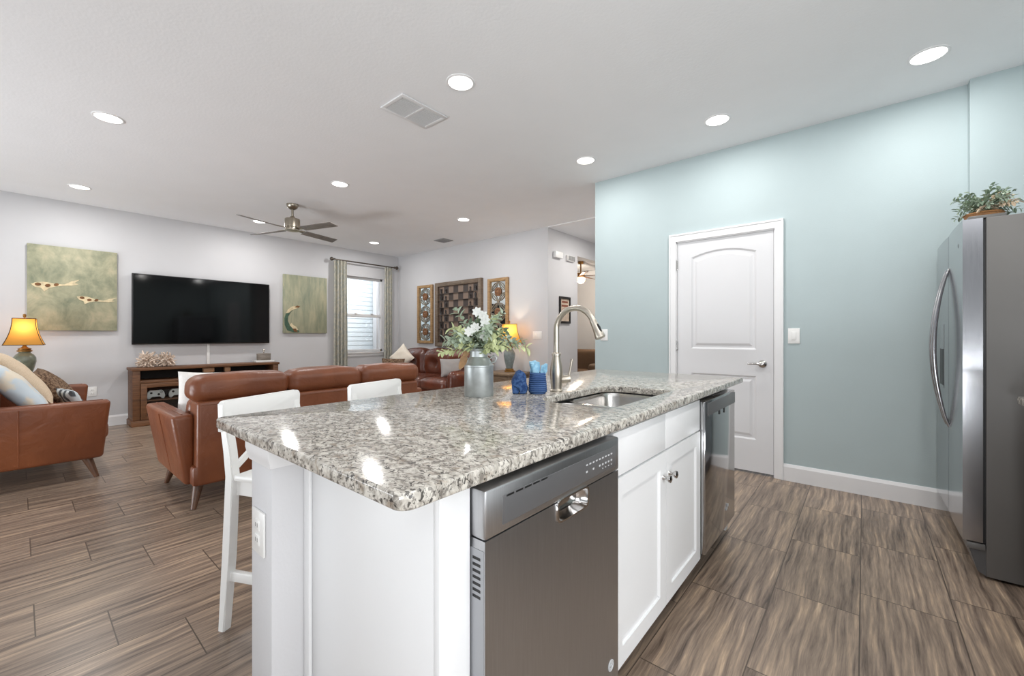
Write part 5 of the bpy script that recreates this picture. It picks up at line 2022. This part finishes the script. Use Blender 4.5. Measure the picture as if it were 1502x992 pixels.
# ------------------------------------------------------------------ fridge
fr = thing('refrigerator', 'tall stainless side-by-side refrigerator at the right edge', 'refrigerator', (0.76, 3.475, 0))
FY0, FY1 = 3.02, 3.935
b = BM(); box(b, 0.452, 1.12, FY0, FY1, 0.012, 1.752, 0.004)
part('case', b, 'fr_side', fr)
for i, (y0, y1) in enumerate(((FY0, 3.470), (3.478, FY1))):
    b = BM()
    pts = [(0.442, y0), (0.442, y1), (0.386, y1)]
    n = 10
    for k in range(n + 1):       # gently crowned front
        f = k / n
        y = y1 + (y0 - y1) * f
        pts.append((0.374 - 0.004 * (1 - (2 * f - 1) ** 2), y))
    pts.append((0.386, y0))
    pts = [p for j, p in enumerate(pts) if j == 0 or (abs(p[0] - pts[j - 1][0]) + abs(p[1] - pts[j - 1][1])) > 1e-5]
    prism(b, pts, 'z', 0.172, 1.752)
    dr = part('door', b, 'steel_fr', fr)
    hy = 3.425 if i == 0 else 3.523
    b = BM()
    pts = []
    for k in range(25):
        f = k / 24
        pts.append((0.372 - 0.062 * sin(pi * f) ** 0.8, hy, 0.66 + 0.90 * f))
    tube(b, pts, [0.006 + 0.006 * sin(pi * k / 24) for k in range(25)], 12)
    part('door_handle', b, 'steel_fr', dr)
    if i == 1:
        b = BM()
        box(b, 0.3705, 0.3785, 3.60, 3.80, 0.86, 1.25, 0.003)
        part('dispenser', b, 'panel_dark', dr)
        b = BM(); box(b, 0.3695, 0.376, 3.615, 3.785, 0.875, 1.10, 0.003)
        part('dispenser_recess', b, 'black', dr)
    else:
        b = BM(); lathe(b, [(0.011, 0), (0.011, -0.002), (0.003, -0.003)], (0.373, 3.12, 1.64), 14, axis='x')
        part('round_emblem', b, 'panel_dark', dr)
b = BM(); box(b, 0.441, 0.454, FY0 + 0.008, FY1 - 0.008, 0.17, 1.745)
part('door_gasket', b, 'black', fr)
b = BM(); hexa(b, [(0.425, FY0 + 0.004, 0.03), (0.455, FY0 + 0.004, 0.012), (0.455, FY1 - 0.004, 0.012), (0.425, FY1 - 0.004, 0.03)],
               [(0.392, FY0 + 0.004, 0.150), (0.455, FY0 + 0.004, 0.150), (0.455, FY1 - 0.004, 0.150), (0.392, FY1 - 0.004, 0.150)])
part('kick_grille', b, 'panel_dark', fr)
b = BM(); box(b, 0.388, 0.450, FY0 - 0.004, FY0 + 0.05, 0.135, 0.165, 0.004)
part('lower_hinge', b, 'fr_side', fr)
b = BM(); box(b, 0.395, 0.52, FY0 + 0.01, FY0 + 0.10, 1.7525, 1.768, 0.004)
part('hinge_cover', b, 'fr_side', fr)
for x in (0.55, 1.05):
    for y in (3.1, 3.85):
        b = BM(); lathe(b, [(0.02, 0.0), (0.02, 0.014)], (x, y, 0), 12)
        part('foot', b, 'rubber', fr)

# greenery on the fridge
gx, gy, gz = 0.475, 3.24, 1.7535
gp = thing('basket_plant', 'grey green faux plant in a brown basket on top of the refrigerator', 'potted plant', (gx, gy, gz))
b = BM()
lathe(b, [(0.055, 0.0), (0.06, 0.004), (0.066, 0.03), (0.072, 0.06), (0.07, 0.063), (0.062, 0.055), (0.05, 0.03)], (gx, gy, gz), 24)
for k in range(3):
    lathe(b, [(0.062 + k * .004, 0.012 + k * 0.02), (0.067 + k * .004, 0.016 + k * 0.02), (0.063 + k * .004, 0.022 + k * 0.02)], (gx, gy, gz), 24, cap=False)
part('basket', b, 'basket', gp)
rng = random.Random(5)
D1, S1, C1, ST = BM(), BM(), BM(), BM()
tp = Vector((gx, gy, gz + 0.05))
for k in range(46):
    a = rng.uniform(0, 2 * pi)
    el = rng.uniform(0.0, 1.3)
    rr = rng.uniform(0.09, 0.15)
    d = Vector((cos(a) * cos(el), sin(a) * cos(el), sin(el)))
    sprig(rng, tp, tp + d * rr + Vector((0, 0, 0.0)), rng.choice((D1, D1, S1, C1)), ST, 0.026, 0.013, 6, 0.0014, 0.15)
for (r_, z_) in ((-0.15, 0.075), (-0.14, 0.03), (-0.12, 0.10), (0.17, 0.07), (0.19, 0.085), (0.11, 0.135), (0.05, 0.16)):
    sprig(rng, tp, tp + cr_ * r_ + Vector((0, 0, z_)), D1, ST, 0.024, 0.013, 8, 0.0014, 0.12)
part('stems', ST, 'stem', gp)
part('dark_leaves', D1, 'leaf_dark', gp)
part('sage_leaves', S1, 'leaf_sage', gp)
part('cream_leaves', C1, 'pil_cream', gp)

# base unit and worktop running from the fridge towards the camera
ku = thing('base_unit', 'dark base unit beside the refrigerator, just inside the right edge', 'cabinet', (0.85, 2.2, 0))
b = BM(); box(b, 0.545, RX - 0.005, 1.45, 2.765, 0.10, 0.882, 0.003)
part('body', b, 'black', ku)
b = BM(); box(b, 0.60, RX - 0.005, 1.45, 2.765, 0.0, 0.10)
part('toe_kick', b, 'panel_dark', ku)
for y0, y1 in ((1.46, 2.10), (2.11, 2.755)):
    b = BM(); box(b, 0.527, 0.5455, y0, y1, 0.11, 0.875, 0.003)
    part('door', b, 'black', ku)
b = BM(); box(b, 0.508, RX - 0.005, 1.44, 2.80, 0.8825, 0.915, 0.005)
solo('side_worktop', b, 'granite', 'granite worktop corner in front of the refrigerator at the right edge', 'worktop', smooth=30)
